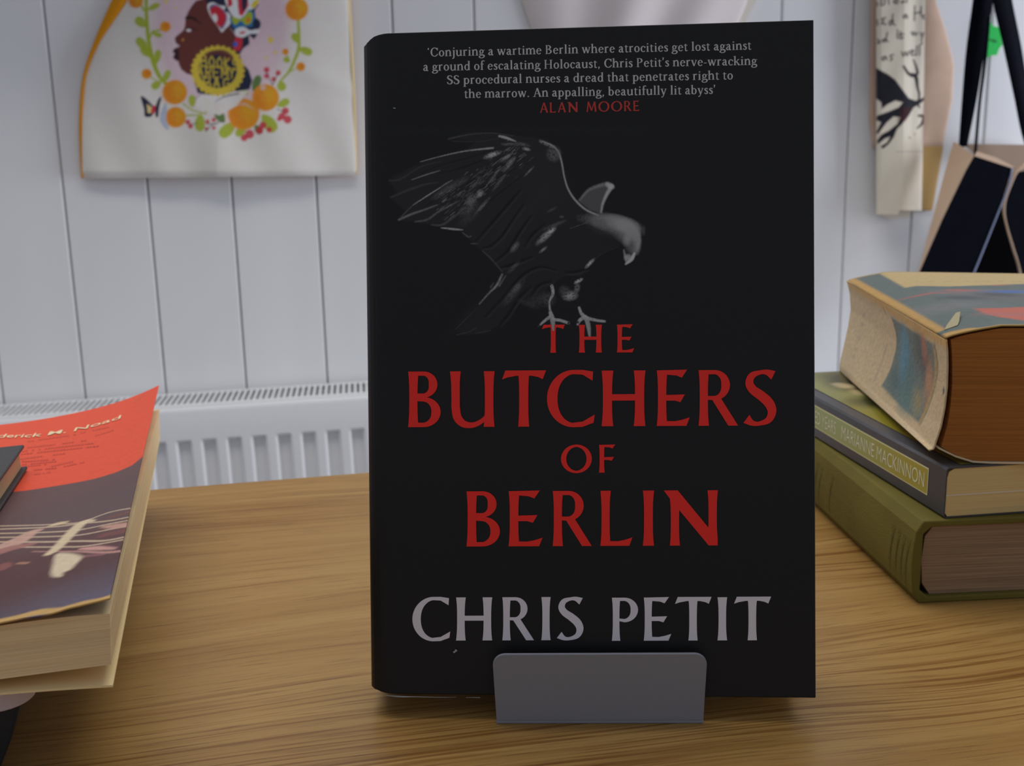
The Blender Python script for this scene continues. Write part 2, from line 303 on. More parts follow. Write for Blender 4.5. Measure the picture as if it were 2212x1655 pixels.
# radiator
rad = thing('radiator', 'white fluted panel radiator with slotted top grille on the boarded wall', 'radiator', W(-.35, 0, -.197), (0, -.0166, TH))
m_rad = mat('white_enamel', (186, 186, 188), .3, k=.50, spec=.5)
x0, x1 = -.75, .62
def flute(x, z):
    ph = ((x+.35+.5931-.0015) % .040)/.040            # recessed channel between the raised flutes
    top = min(max((-.058-z)/.006, 0), 1); c = .5-.5*math.cos(min(max((ph)/.12, 0), 1)*math.pi); d_ = .5-.5*math.cos(min(max((.66-ph)/.12, 0), 1)*math.pi)
    return .0115*min(c, d_)*top*min(max((z+.43)/.01, 0), 1)
xs = np.arange(x0, x1+.001, .0012); zs = np.concatenate([[0-.0035], [-.006], [-.012], np.arange(-.05, -.075, -.002), np.arange(-.10, -.42, -.08), [-.425, -.432, -.45]])
P = np.zeros((len(zs), len(xs), 3))
for j, z in enumerate(zs):
    for i, x in enumerate(xs): P[j, i] = (x, -.1145+(.004 if z > -.004 else (.0012 if z > -.007 else 0))+flute(x, z), z)
grid('front_panel', P, m_rad, rad, solid=.0012, soff=-1)
MB().box(x0, x1, -.112, -.100, -.004, 0).build('front_rail', m_rad, rad, bevel=.0015)
MB().box(x0, x1, -.020, -.012, -.004, 0).build('rear_rail', m_rad, rad, bevel=.001)
MB().box(x0, x1, -.016, -.012, -.45, -.004).build('rear_panel', m_rad, rad)
for x in (x0, x1): MB().box(x-.001, x+.001, -.112, -.012, -.44, -.003).build('side_panel', m_rad, rad)
MB().box(x0+.01, x1-.01, -.085, -.05, -.43, -.04).build('convector', mat('grey_steel', (120, 135, 140), .6), rad)
sl = None; x = x0+.006
while x < x1-.004:
    if sl is None: sl = MB().box(-.0023, .0023, -.101, -.019, -.003, -.0004).build('slat', m_rad, rad)
    else: o = sl.copy(); link(o, rad); sl = o
    sl.location = (x, 0, 0); x += .00972
for x in (x0+.15, x1-.15): MB().box(x-.015, x+.015, -.013, 0, -.4, -.1).build('bracket', m_rad, rad)

# desk with oak veneer
DY = .2055
desk = thing('desk', 'light oak desk with a long straight back edge before the radiator', 'desk', (0, .668, 0), (0, 0, DY))
m_oak = bpy.data.materials.new('oak_veneer'); m_oak.use_nodes = True; nt = m_oak.node_tree; bs = nt.nodes['Principled BSDF']
N = nt.nodes.new; Lk = nt.links.new
tc = N('ShaderNodeTexCoord')
def nz(scale, st, detail=3, dist=0, vec=None, rot=0):
    mp = N('ShaderNodeMapping'); mp.inputs['Scale'].default_value = st; mp.inputs['Rotation'].default_value = (0, 0, rot-.03); Lk(vec or tc.outputs['Object'], mp.inputs[0])
    n = N('ShaderNodeTexNoise'); n.inputs['Scale'].default_value = scale; n.inputs['Detail'].default_value = detail; n.inputs['Distortion'].default_value = dist; Lk(mp.outputs[0], n.inputs['Vector']); return n.outputs[0]
def ramp(src, *st):
    r = N('ShaderNodeValToRGB'); e = r.color_ramp.elements
    while len(e) < len(st): e.new(.5)
    for q, (p_, c_) in zip(e, st): q.position = p_; q.color = (*c_, 1)
    Lk(src, r.inputs[0]); return r.outputs[0]
def mix(a, b, f, mode='MIX'):
    x_ = N('ShaderNodeMix'); x_.data_type = 'RGBA'; x_.blend_type = mode
    for s_, v in ((6, a), (7, b)):
        if isinstance(v, tuple): x_.inputs[s_].default_value = (*v, 1)
        else: Lk(v, x_.inputs[s_])
    if isinstance(f, float): x_.inputs[0].default_value = f
    else: Lk(f, x_.inputs[0])
    return x_.outputs[2]
warp = nz(2.6, (1, 2.2, 1), 2); vm = N('ShaderNodeVectorMath'); vm.operation = 'SCALE'; vm.inputs['Scale'].default_value = .045
cw = N('ShaderNodeCombineXYZ'); Lk(warp, cw.inputs[1]); Lk(cw.outputs[0], vm.inputs[0]); va = N('ShaderNodeVectorMath'); Lk(tc.outputs['Object'], va.inputs[0]); Lk(vm.outputs[0], va.inputs[1]); WV = va.outputs[0]
oak1, oak2 = alb((172, 136, 78), 1.04), alb((154, 116, 60), 1.04)
base = ramp(nz(1.0, (2.2, 42, 1), 4, .15, WV), (.30, oak2), (.64, oak1))
rings = ramp(nz(1.0, (5, 230, 1), 4, .1, WV), (.34, (.60, .48, .36)), (.43, (.90, .86, .82)), (.52, (1, 1, 1)))
pores = ramp(nz(1.0, (38, 1100, 1), 2, 0, WV), (.33, (.55, .45, .36)), (.42, (1, 1, 1)))
fine = ramp(nz(1.0, (8, 620, 1), 3, .1, WV), (.38, (.60, .46, .33)), (.50, (1, 1, 1)))
zone = ramp(nz(1.0, (1.2, 11, 1), 2, .2, WV), (.44, (.15,)*3), (.58, (1,)*3))
col = mix(mix(base, rings, .62, 'MULTIPLY'), pores, .6, 'MULTIPLY')
col = mix(col, mix(col, fine, .95, 'MULTIPLY'), zone)
Lk(col, bs.inputs['Base Color']); bs.inputs['Roughness'].default_value = .38; bs.inputs['Specular IOR Level'].default_value = .32
bpn = N('ShaderNodeBump'); bpn.inputs['Strength'].default_value = .25; bpn.inputs['Distance'].default_value = .0004; Lk(pores, bpn.inputs['Height']); Lk(bpn.outputs[0], bs.inputs['Normal'])
MB().box(-1.0, 1.0, -.85, 0, -.028, 0).build('tabletop', m_oak, desk, bevel=.0012)
for sx in (-.95, .95):
    for sy in (-.80, -.06): MB().box(sx-.025, sx+.025, sy-.025, sy+.025, FLOOR, -.028).build('leg', mat('leg_steel', (150, 150, 150), .4, metal=.6), desk)

# ------------------------------------------------------------------ the displayed novel on its stand
YA, LE = -.0586, -.1935
BX, BY, BZ, BW, BH, BT = -.0514, .3502, .009, .1545, .2326, .034
Mb = Matrix.Rotation(YA, 4, 'Z') @ Matrix.Rotation(LE, 4, 'X') @ Matrix.Rotation(math.pi/2, 4, 'X')   # local x right, y up, z towards the viewer
Mb = Matrix.Translation(Vector((BX, BY, BZ))-(Mb.to_3x3() @ Vector((0, 0, BT)))) @ Mb
novel = thing('hardback_book', 'black hardback novel with red title and bird of prey, upright on the grey stand', 'book', M=Mb)
Mi = Mb.inverted(); nB = np.array(Mb.to_3x3() @ Vector((0, 0, 1))); pB = np.array(Mb @ Vector((0, 0, BT)))
corn = [(792, 66), (1751, 46), (811, 1495), (1757, 1507)]
bq = hom(corn, [(0, BH), (BW, BH), (0, 0), (BW, 0)])
def onB(lift): return lambda px, py: (*bq(px, py), BT+lift)
m_jacket = mat('black_jacket', (17, 17, 18), .42, k=.5, spec=.25, bump=.05, bscale=900)
sec = [(BW, BT), (.008, BT)]+[(.0080-.0097*math.sin(a), BT-.0065+.0065*math.cos(a)) for a in np.linspace(.15, math.pi/2, 8)]+[(-.0022, BT*.5)]+[(.0065-.0065*math.cos(a), .0065-.0065*math.sin(a)) for a in np.linspace(0, math.pi/2, 7)]+[(BW, 0)]
inn = [(BW, .0028), (.0065, .0028), (.003, .006), (.003, BT-.006), (.0065, BT-.0028), (BW, BT-.0028)]
ring = sec+inn
def ytop(x, z): return BH-.0026*math.exp(-max(x, 0)/.0018)-.0009*math.exp(-max(x, 0)/.02)
def ybot(x, z): return .0012*math.exp(-max(x, 0)/.003)-.0004
MB().prism(ring, lambda x, z: (x, ybot(x, z), z), lambda x, z: (x, ytop(x, z), z)).build('dust_jacket', m_jacket, novel, bevel=.0004)
MB().box(.004, BW-.004, .004, BH-.004, .0029, BT-.0029).build('page_block', mat('cream_pages', (190, 178, 150), .9, noise=.08, nscale=500, stretch=(.1, .1, 4)), novel)
m_red = mat('red_ink', (165, 26, 18), .45, k=.40, spec=.3); m_white = mat('pale_ink', (150, 147, 152), .5, k=.40); m_grey = mat('grey_ink', (128, 128, 128), .5, k=.40); m_dred = mat('dull_red_ink', (132, 38, 32), .5, k=.42)
def row(txt, spans, yt, yb, dy=0): return [(c_, a, b, yt+dy*(a-1275)/800, yb+dy*(a-1275)/800) for c_, (a, b) in zip(txt, spans)]
title = [('THE', [(1171, 1220), (1249, 1300), (1331, 1368)], 702, 762), ('BUTCHERS', [(885, 955), (973, 1073), (1086, 1180), (1182, 1284), (1297, 1394), (1416, 1487), (1504, 1590), (1603, 1672)], 801, 921),
         ('OF', [(1212, 1278), (1293, 1328)], 961, 1021), ('BERLIN', [(1010, 1082), (1100, 1173), (1193, 1278), (1296, 1365), (1385, 1413), (1433, 1549)], 1060, 1179)]
for t_, sp, yt, yb in title: shapes_mesh('title_lettering', fit_caps(row(t_, sp, yt, yb)), onB(.00012), m_red, novel)
shapes_mesh('author_lettering', fit_caps(row('CHRIS', [(895, 976), (987, 1067), (1086, 1155), (1169, 1192), (1205, 1261)], 1289, 1382)+row('PETIT', [(1320, 1378), (1389, 1448), (1456, 1534), (1545, 1569), (1582, 1661)], 1291, 1384)), onB(.00012), m_white, novel)
BOLD = .028
q = set_line("`Conjuring a wartime Berlin where atrocities get lost against", 925, 121, 1618, 110, 19, serif)
q += set_line("a ground of escalating Holocaust, Chris Petit's nerve-wracking", 916, 152, 1630, 143, 19, serif)
q += set_line("SS procedural nurses a dread that penetrates right to", 967, 181, 1579, 174, 19, serif)
q += set_line("the marrow. An appalling, beautifully lit abyss'", 1004, 211, 1542, 205, 19, serif)
BOLD = 0
shapes_mesh('quotation_lettering', q, onB(.00012), m_grey, novel)
shapes_mesh('reviewer_lettering', set_line("ALAN MOORE", 1166, 244, 1379, 241, 22, lambda c_: cap(c_) if c_ != ' ' else (.5, []), .16), onB(.00012), m_dred, novel)
# bird of prey, printed and embossed
BG = (17, 17, 18)
cv = Cv(836, 276, 1404, 760, 1.5, BG, .5); cv.view(.3021, 820, 260)
wing = [(500, 120), (640, 88), (800, 86), (960, 105), (1100, 118), (1200, 145), (1275, 205), (1303, 300), (1322, 400), (1352, 500), (1402, 575), (1480, 640), (1560, 680), (1500, 760), (1300, 900), (1100, 1060), (900, 1100), (850, 1060), (740, 930), (680, 880), (600, 790), (560, 780), (400, 745), (260, 722), (150, 705), (205, 650), (90, 545), (130, 508), (78, 425), (110, 395), (330, 290), (600, 215), (700, 150)]
cv.poly(wing, (28, 28, 29), 22)
cv.poly([(1480, 650), (1600, 678), (1700, 690), (1790, 730), (1840, 790), (1856, 860), (1845, 920), (1815, 965), (1770, 1030), (1745, 985), (1735, 900), (1620, 930), (1500, 1040), (1440, 1120), (1330, 1110), (1200, 1200), (1100, 1340), (1010, 1300), (880, 1450), (760, 1520), (600, 1535), (550, 1480), (720, 1330), (880, 1110), (1100, 900), (1300, 760)], (26, 26, 27), 10)
cv.ell(1160, 420, 190, 130, (32, 32, 33), .9, 160, .6); cv.ell(1000, 700, 260, 60, (33, 33, 34), -.75, 60, .6); cv.ell(700, 1350, 240, 45, (24, 24, 25), -.75, 40, .8)
G1 = lambda v: (min(255, v*1.22) if v > 30 else v,)*3
# far wing tip behind the head
cv.poly([(1415, 575), (1470, 510), (1560, 465), (1625, 450), (1668, 478), (1640, 520), (1605, 590), (1585, 668), (1500, 645)], G1(56), 14, .95)
cv.line([(1430, 570), (1500, 495), (1620, 456)], [8, 18, 26], G1(92), 16, .7, tex=.4); cv.line([(1655, 475), (1620, 530), (1590, 600), (1580, 660)], [30, 22, 14, 8], G1(120), 14, .85, tex=.2); cv.ell(1640, 470, 30, 18, G1(125), .5, 16, .8)
# wing edge rim
cv.line([(1160, 150), (1230, 180), (1275, 225), (1300, 300), (1318, 400), (1345, 490), (1395, 570), (1470, 640), (1560, 683)], [5, 10, 12, 10, 9, 10, 12, 12, 10], G1(112), 8, .9, h=.6, tex=.25)
cv.ell(1245, 240, 46, 50, G1(66), 0, 30, .8, tex=.8); cv.line([(1150, 150), (1240, 190)], 22, G1(90), 10, .6, tex=.9)
# primary feathers: pale quills, creases with their emboss shade painted dark, ragged tips
for pts, wd, v, a in [([(500, 130), (640, 100), (800, 90), (960, 112)], [10, 8, 6, 5], 52, .7), ([(520, 145), (700, 150), (850, 130)], [4, 5, 3], 46, .6),
        ([(860, 112), (910, 125), (975, 150)], [14, 18, 6], 120, .8), ([(300, 292), (450, 252), (600, 220), (720, 205), (815, 196)], [2, 5, 7, 10, 12], 110, .9),
        ([(80, 425), (160, 415), (300, 330), (440, 290)], [8, 14, 10, 4], 40, .7), ([(240, 420), (340, 385), (440, 355)], [3, 6, 3], 100, .8), ([(90, 545), (200, 500), (330, 455), (430, 440)], [10, 18, 14, 6], 44, .7),
        ([(250, 600), (350, 535), (440, 478)], [3, 7, 4], 116, .85), ([(440, 478), (480, 450), (525, 425)], [4, 6, 4], 100, .7), ([(150, 705), (240, 665), (330, 635), (420, 600)], [14, 16, 12, 6], 78, .8), ([(160, 690), (240, 610), (290, 570)], [6, 8, 4], 60, .7),
        ([(265, 720), (350, 705), (430, 650), (560, 580)], [10, 14, 14, 8], 66, .7), ([(380, 742), (450, 745), (520, 700), (620, 620)], [8, 14, 16, 10], 56, .7), ([(450, 765), (540, 775), (600, 780)], [6, 12, 4], 120, .85),
        ([(600, 800), (640, 830), (660, 825)], [5, 8, 5], 70, .8), ([(660, 878), (700, 880)], [5, 6], 66, .8), ([(740, 930), (790, 975), (840, 1030), (880, 1080)], [6, 8, 8, 6], 52, .8)]:
    cv.line(pts, wd, G1(v), 8, a, h=.25, tex=.35)
for pts in [[(830, 205), (650, 262), (440, 320), (300, 380)], [(860, 235), (620, 330), (430, 380)], [(950, 290), (720, 400), (500, 520), (330, 610)], [(980, 340), (780, 450), (600, 570)], [(1030, 390), (860, 520), (700, 650)]]:
    cv.line(pts, [4, 9, 4], G1(12), 8, .85, h=-.5)
for pts in [[(1010, 495), (920, 600), (800, 740), (690, 865)], [(1030, 600), (960, 700), (880, 820), (800, 895), (745, 905)], [(1085, 680), (1000, 800), (920, 930), (830, 1005)], [(1180, 740), (1090, 820), (1040, 900)], [(1090, 975), (1000, 1010), (920, 1040), (870, 1050)], [(1255, 1075), (1160, 1048), (1060, 1080), (980, 1150), (900, 1250), (760, 1400)], [(1320, 1090), (1400, 1085), (1480, 1060)], [(1230, 1150), (1140, 1180), (1080, 1260)], [(1080, 1190), (1000, 1270), (920, 1390), (860, 1460)]]:
    cv.line(pts, [7, 16, 17, 8], G1(9), 12, .9, h=-1.2)  # relief shade of each crease painted dark along the pressed-in line
    cv.line([(x_+14, y_+16) for x_, y_ in pts], [4, 8, 8, 3], G1(38), 12, .6, h=.5)
for (x_, y_, rx, ry, ro, v, a) in [(810, 245, 46, 14, -.35, 120, .9), (905, 265, 36, 9, -.6, 100, .9), (930, 310, 46, 14, -.9, 92, .8), (1050, 205, 22, 9, .3, 110, .9), (1020, 170, 40, 10, .2, 66, .8), (930, 170, 44, 9, 0, 72, .8), (720, 525, 26, 16, -.6, 110, .85), (660, 570, 40, 26, -.9, 80, .8), (740, 610, 60, 10, -.85, 78, .8), (640, 630, 60, 30, -.6, 60, .7), (520, 470, 60, 24, -.5, 58, .7), (600, 430, 40, 20, -.6, 50, .7), (450, 520, 60, 20, -.5, 56, .7), (860, 440, 60, 10, -.9, 64, .8), (1070, 365, 36, 6, -.8, 84, .8), (820, 400, 60, 8, -.9, 70, .7), (640, 700, 60, 24, -.6, 44, .7),
        (1190, 825, 66, 18, -.75, 108, .85), (1230, 790, 26, 9, -.6, 130, .8), (970, 905, 34, 16, -.9, 76, .8), (1170, 925, 26, 8, -.7, 96, .8), (1250, 750, 70, 10, -.4, 66, .7), (1300, 690, 14, 8, 0, 70, .7), (1230, 640, 30, 8, -.5, 58, .6), (960, 1050, 46, 12, -.8, 60, .7), (1500, 1025, 34, 10, -.8, 120, .9), (1420, 1150, 26, 10, -.5, 130, .9), (1360, 1255, 40, 26, -.1, 112, .8), (1320, 1220, 30, 30, 0, 60, .7), (1410, 1200, 16, 26, .2, 90, .7), (960, 1230, 90, 22, -.9, 58, .7), (985, 1195, 30, 14, -.8, 74, .6), (1060, 1310, 60, 16, .4, 40, .7), (1200, 1280, 44, 40, 0, 56, .7), (1130, 1290, 50, 40, 0, 40, .7)]:
    cv.ell(x_, y_, rx, ry, G1(v), ro, min(rx, ry)*1.3, a, tex=.75)
for _ in range(260):    # feather speckle along the wing
    t_ = random.random(); x_ = 430+t_*560+random.gauss(0, 40); y_ = 640-t_*400+random.gauss(0, 45); L_ = random.uniform(10, 46)
    cv.line([(x_, y_), (x_+L_*.75, y_-L_*.62)], random.uniform(2.5, 5), G1(random.randint(40, 96)), 5, random.uniform(.25, .7))
# head and shoulders
cv.poly([(1540, 688), (1640, 680), (1720, 694), (1790, 733), (1838, 795), (1856, 860), (1846, 930), (1815, 962), (1780, 930), (1750, 890), (1700, 850), (1620, 790), (1520, 740)], G1(78), 34, .9, sm=True)
cv.ell(1680, 745, 150, 46, G1(92), .25, 60, .9, tex=.3); cv.ell(1770, 780, 74, 60, G1(98), .5, 50, .85, tex=.3); cv.ell(1825, 850, 26, 84, G1(100), -.05, 30, .8, tex=.3); cv.ell(1560, 720, 110, 26, G1(66), .15, 40, .8, tex=.7)
cv.ell(1640, 800, 110, 30, G1(44), .35, 50, .7, tex=.6); cv.ell(1790, 905, 30, 40, G1(56), 0, 40, .7); cv.ell(1660, 870, 80, 44, (20, 20, 21), .5, 60, .6); cv.ell(1730, 745, 90, 40, G1(104), .35, 50, .8, tex=.25); cv.line([(1800, 760), (1838, 810), (1848, 870), (1835, 930)], [10, 20, 20, 10], G1(100), 16, .85, tex=.2); cv.ell(1768, 850, 26, 40, G1(104), .3, 30, .7, tex=.3)
cv.line([(1740, 930), (1750, 975), (1760, 1020)], [6, 14, 10], G1(100), 12, .8); cv.line([(1815, 955), (1795, 995), (1755, 1030)], [14, 26, 10], G1(128), 12, .95); cv.ell(1770, 985, 24, 22, G1(112), 0, 20, .8)
for (x_, y_, L_) in [(1390, 765, 60), (1450, 745, 70), (1500, 720, 60), (1560, 750, 50), (1600, 780, 40)]: cv.line([(x_-L_/2, y_+L_*.15), (x_+L_/2, y_-L_*.18)], [2, 8, 2], G1(74), 5, .8, tex=.6)
cv.line([(1540, 985), (1620, 940), (1700, 910)], 3, G1(40), 5, .7)
# tail
cv.line([(880, 1100), (840, 1180), (790, 1230), (720, 1310)], [10, 14, 8, 4], G1(104), 12, .75, tex=.5); cv.line([(905, 1110), (860, 1180)], [6, 14], G1(66), 10, .8); cv.line([(820, 1160), (800, 1190)], [6, 14], G1(56), 10, .7)
cv.line([(550, 1490), (600, 1440), (700, 1340)], [4, 6, 3], G1(40), 6, .7); cv.line([(560, 1530), (640, 1510), (700, 1480)], 4, G1(46), 5, .8); cv.line([(700, 1520), (800, 1500)], 4, G1(46), 5, .8)
# legs and feet gripping the title
for pts, wd in [([(1232, 1185), (1240, 1240), (1215, 1300), (1222, 1375)], [16, 14, 8, 12]), ([(1222, 1375), (1238, 1430), (1242, 1510)], [18, 24, 14]), ([(1225, 1400), (1185, 1430), (1140, 1470)], [16, 14, 8]), ([(1240, 1425), (1290, 1430), (1350, 1450)], [16, 14, 14]),
        ([(1425, 1340), (1440, 1380), (1475, 1420)], [12, 16, 22]), ([(1475, 1415), (1490, 1470), (1500, 1550)], [22, 22, 10]), ([(1470, 1405), (1430, 1430), (1415, 1460)], [16, 18, 10]), ([(1480, 1415), (1540, 1430), (1605, 1440)], [18, 14, 12])]:
    cv.line(pts, [w_*1.35 for w_ in wd], G1(112), 6, .95, tex=.5, h=.3)
for x_, y_ in ((1350, 1450), (1600, 1455), (1142, 1468), (1416, 1445), (1242, 1500)): cv.ell(x_, y_, 9, 9, G1(14), 0, 5, .9)
P = np.zeros(cv.X.shape+(3,)); ed = np.clip(np.minimum.reduce([cv.X-836, 1404-cv.X, cv.Y-276, 760-cv.Y])/12, 0, 1)
for j in range(P.shape[0]):
    for i in range(P.shape[1]): P[j, i, :2] = bq(cv.X[j, i], cv.Y[j, i])
P[..., 2] = BT+.00003+(.00004+.0001*np.clip(cv.h, -1.2, 1))*ed*1.0+.0001*ed
# title letters under the claws stay on top of the print
m_print = mat('bird_print', None, .42, spec=.25, attr=True)
P = P[::-1]; grid('bird_picture', P, m_print, novel, cols=cv.cols()[::-1])
claws = []
for pts, wd in [([(1242, 1430), (1240, 1470), (1243, 1505)], [22, 20, 12]), ([(1478, 1430), (1490, 1480), (1500, 1545)], [22, 20, 9])]:
    claws += [[(820+.3021*a, 260+.3021*b) for a, b in p] for p in ribbon(pts, wd)]
shapes_mesh('claw_print', claws, onB(.0004), mat('claw_ink', (112, 110, 108), .5, k=.42), novel)
for o in novel.children:
    if o.name.startswith(('title_lettering',)) : o.location.z = .0002
wear = ribbon([(838, 1499), (870, 1501.5), (902, 1502), (960, 1503.5), (990, 1503)], [1, 3.2, 1.6, 1, .4])+ribbon([(1010, 1504), (1040, 1504.5)], [.6, 1.3])+ribbon([(983, 1407), (991, 1402)], [4, 3])+ribbon([(986, 1405), (989, 1401)], [1, 5])+ribbon([(853, 232), (858, 233)], [2, 2])
shapes_mesh('jacket_scuff', wear, onB(.0006), mat('scuffed_paper', (110, 112, 112), .7), novel)

# display stand
stand = thing('book_stand', 'small matt grey metal stand with rounded upturned lip under the black novel', 'stand', (.0281, .3425, 0), (0, 0, -.036))
m_st = mat('matt_grey_metal', (92, 94, 100), .33, k=.42, spec=.5)
hw_, hh, rr = .0367, .0266, .0042
out = [(-hw_+.0008, .0012), (hw_-.0008, .0012)]+[(hw_-rr+rr*math.cos(a), hh-rr+rr*math.sin(a)) for a in np.linspace(0, math.pi/2, 7)]+[(-hw_+rr-rr*math.sin(a), hh-rr+rr*math.cos(a)) for a in np.linspace(0, math.pi/2, 7)]
MB().prism(out, lambda x, z: (x, -.0006+z*-.02, z), lambda x, z: (x, .0006+z*-.02, z)).build('lip', m_st, stand, bevel=.0003)
MB().box(-.036, .036, -.0006, .075, 0, .0013).build('base_plate', m_st, stand, bevel=.0004)
MB().prism([(.0475, .001), (.0487, .001), (.0755, .13), (.0743, .13)], lambda y, z: (-.036, y, z), lambda y, z: (.036, y, z)).build('back_rest', m_st, stand)

# ------------------------------------------------------------------ right-hand pile
def rounded_spine(t, bulge, n=9): return [(-bulge*math.sin(math.pi*i/(n-1)), t*i/(n-1)) for i in range(n)]
m_pg = mat('browned_pages', (106, 86, 66), .95, k=.42, noise=.30, nscale=60, stretch=(.25, .25, 30), bump=.4, bscale=60)
# green cloth hardback
green = thing('cloth_bound_book', 'olive green cloth hardback at the bottom of the right-hand pile', 'book', (.1722, .4365, 0), (0, 0, .060))
gw, gl, gt = .124, .190, .0375
m_gc = mat('olive_cloth', (88, 80, 30), .75, k=.62, noise=.12, nscale=30, bump=.35, bscale=1400)
sp = [(-.0018*math.sin(math.pi*i/8)+(.0022 if i in (0, 8) else 0), gt*i/8) for i in range(9)]
ring = [(gw, 0)]+sp+[(gw, gt)]+[(gw, gt-.0028), (.006, gt-.0028), (.0025, gt-.006), (.0025, .006), (.006, .0028), (gw, .0028)]
MB().prism(ring, lambda x, z: (x, 0, z), lambda x, z: (x, gl, z)).build('cover', m_gc, green, bevel=.0007)
blk = [(.0035, gt*.5), (.0045, .008), (.008, .0029), (gw-.004, .0029), (gw-.006, gt*.5), (gw-.004, gt-.0029), (.008, gt-.0029), (.0045, gt-.008)]
MB().prism(blk, lambda x, z: (x, .0028, z), lambda x, z: (x, gl-.0028, z)).build('page_block', m_pg, green)
hx = lambda px, py: hit(px, py, (.1722, .4365, 0), (math.cos(.06), math.sin(.06), 0))
ink = []
def sp_pt(px, py):
    p_ = green_inv @ Vector(hx(px, py)); return (p_.y, p_.z)
green_inv = (Matrix.Translation((.1722, .4365, 0)) @ Matrix.Rotation(.06, 4, 'Z')).inverted()
def scribble(x0, y0, x1, y1, n, hh_):
    for i in range(n):
        a = (i+.15)/n; b = (i+.75)/n; xa, ya, xb, yb = x0+(x1-x0)*a, y0+(y1-y0)*a, x0+(x1-x0)*b, y0+(y1-y0)*b
        ink.extend(ribbon([sp_pt(xa, ya-hh_*.5), sp_pt(xa, ya+hh_*.5)], [.0006, .0006])); ink.extend(ribbon([sp_pt(xa, ya+hh_*(.5 if i % 2 else -.5)), sp_pt(xb, yb+hh_*(.5 if i % 3 else 0))], [.0006, .0006]))
for k_, xx in enumerate((1932, 1944, 1955, 1965)): scribble(xx+8, 1135+k_*10, xx-6, 1226+k_*12, 8, 7)
for xx in (1768, 1777, 1800): scribble(xx+6, 1000+(xx-1768)*.9, xx-6, 1075+(xx-1768)*.9, 6, 7)
shapes_mesh('spine_lettering', ink, lambda a, b: (-.0021, a, b), mat('faded_dark_ink', (64, 62, 26), .8, k=.5), green)['kind'] = 'stuff'

# paperback with the green label on its black spine
by_, bt = -.1337+.0, .0225
blackb = thing('paperback_book', 'black-spined paperback with green label, middle of the right-hand pile', 'book', (.1836, .4390, gt+.0002), (0, 0, .1335))
bw, bl = .128, .198
m_bk = mat('black_card', (52, 52, 56), .33, k=.5, spec=.4, noise=.15, nscale=25); m_cp = mat('cream_page_edges', (152, 132, 90), .9, k=.42, noise=.10, nscale=80, stretch=(.15, .15, 30))
ring = [(bw, 0), (.001, 0), (0, .001), (0, bt-.001), (.001, bt), (bw, bt), (bw, bt-.0005), (.0012, bt-.0005), (.0006, bt-.0012), (.0006, .0012), (.0012, .0005), (bw, .0005)]
MB().prism(ring, lambda x, z: (x, 0, z), lambda x, z: (x, bl, z)).build('cover', m_bk, blackb)
blk = [(.0007, .0025), (.002, .0006), (bw-.0005, .0006), (bw-.0005, bt-.0006), (.004, bt-.0006), (.0016, bt-.002), (.0007, bt-.005)]
MB().prism(blk, lambda x, z: (x, .0005, z), lambda x, z: (x, bl-.0005, z)).build('page_block', m_cp, blackb)
MB().box(.0006, bw-.001, .0003, .0006, .0098, .0103).build('photo_insert', mat('pale_glossy_insert', (160, 152, 136), .5), blackb)
# cover picture: green with a dark patch and pale flowers
binv = (Matrix.Translation((.1836, .4390, gt)) @ Matrix.Rotation(.1335, 4, 'Z')).inverted()
def bc(px, py): p_ = binv @ Vector(hit(px, py, (0, 0, gt+bt), (0, 0, 1))); return (p_.x*1000, p_.y*1000)
cv = Cv(8, 3, 126, 196, 1.2, (124, 124, 70), .8); cv.view(1, 0, 0)
cv.ell(20, 60, 40, 50, (128, 118, 28), .1, 30, .9); cv.ell(24, 30, 26, 30, (118, 96, 26), 0, 24, .8)
for px, py, rx, ry, c_ in ((1835, 820, 16, 22, (56, 52, 22)), (1862, 835, 16, 16, (34, 36, 20)), (1826, 836, 5, 6, (176, 160, 120)), (1812, 832, 4, 4, (166, 150, 112)), (1856, 850, 4, 7, (168, 152, 112)), (1890, 870, 14, 12, (44, 48, 20))):
    x_, y_ = bc(px, py); cv.ell(x_, y_, rx, ry, c_, 0, min(rx, ry), .9)
P = np.stack([cv.X/1000, cv.Y/1000, np.full(cv.X.shape, bt+.00025)], -1); grid('cover_picture', P, mat('cover_print', None, .3, spec=.5, attr=True), blackb, cols=cv.cols())
# spine label and its lettering (along the spine, reading towards the viewer)
zl0, zl1, ye = .0058, .0182, .0140
def on_sp(lift): return lambda a, b: (-lift, a, b)
shapes_mesh('spine_label', [[(ye, zl0), (ye+.15, zl0), (ye+.15, zl1), (ye, zl1)]], on_sp(.00015), mat('label_border', (170, 165, 130), .5), blackb)
cv = Cv(ye*1000+.7, zl0*1000+.6, ye*1000+149, zl1*1000-.6, .8, (122, 130, 78), .5); cv.ell(20, 12, 45, 30, (132, 122, 44), 0, 40, 1)
P = np.stack([np.full(cv.X.shape, -.00028), cv.X/1000, cv.Y/1000], -1); grid('label_field', P, mat('cover_print', None), blackb, cols=cv.cols())
m_ll = mat('label_lettering', (182, 176, 152), .6)
def text_polys(txt, bold=0, extr=0):
    c_ = bpy.data.curves.new('t', 'FONT'); c_.body = txt; c_.offset = bold; c_.resolution_u = 3; o = bpy.data.objects.new('t', c_); scene.collection.objects.link(o)
    dg = bpy.context.evaluated_depsgraph_get(); me = bpy.data.meshes.new_from_object(o.evaluated_get(dg)); v = [tuple(q.co[:2]) for q in me.vertices]; pl = [[v[i] for i in p.vertices] for p in me.polygons]
    bpy.data.objects.remove(o); bpy.data.meshes.remove(me); a = np.array(v); return pl, a.min(0), a.max(0)
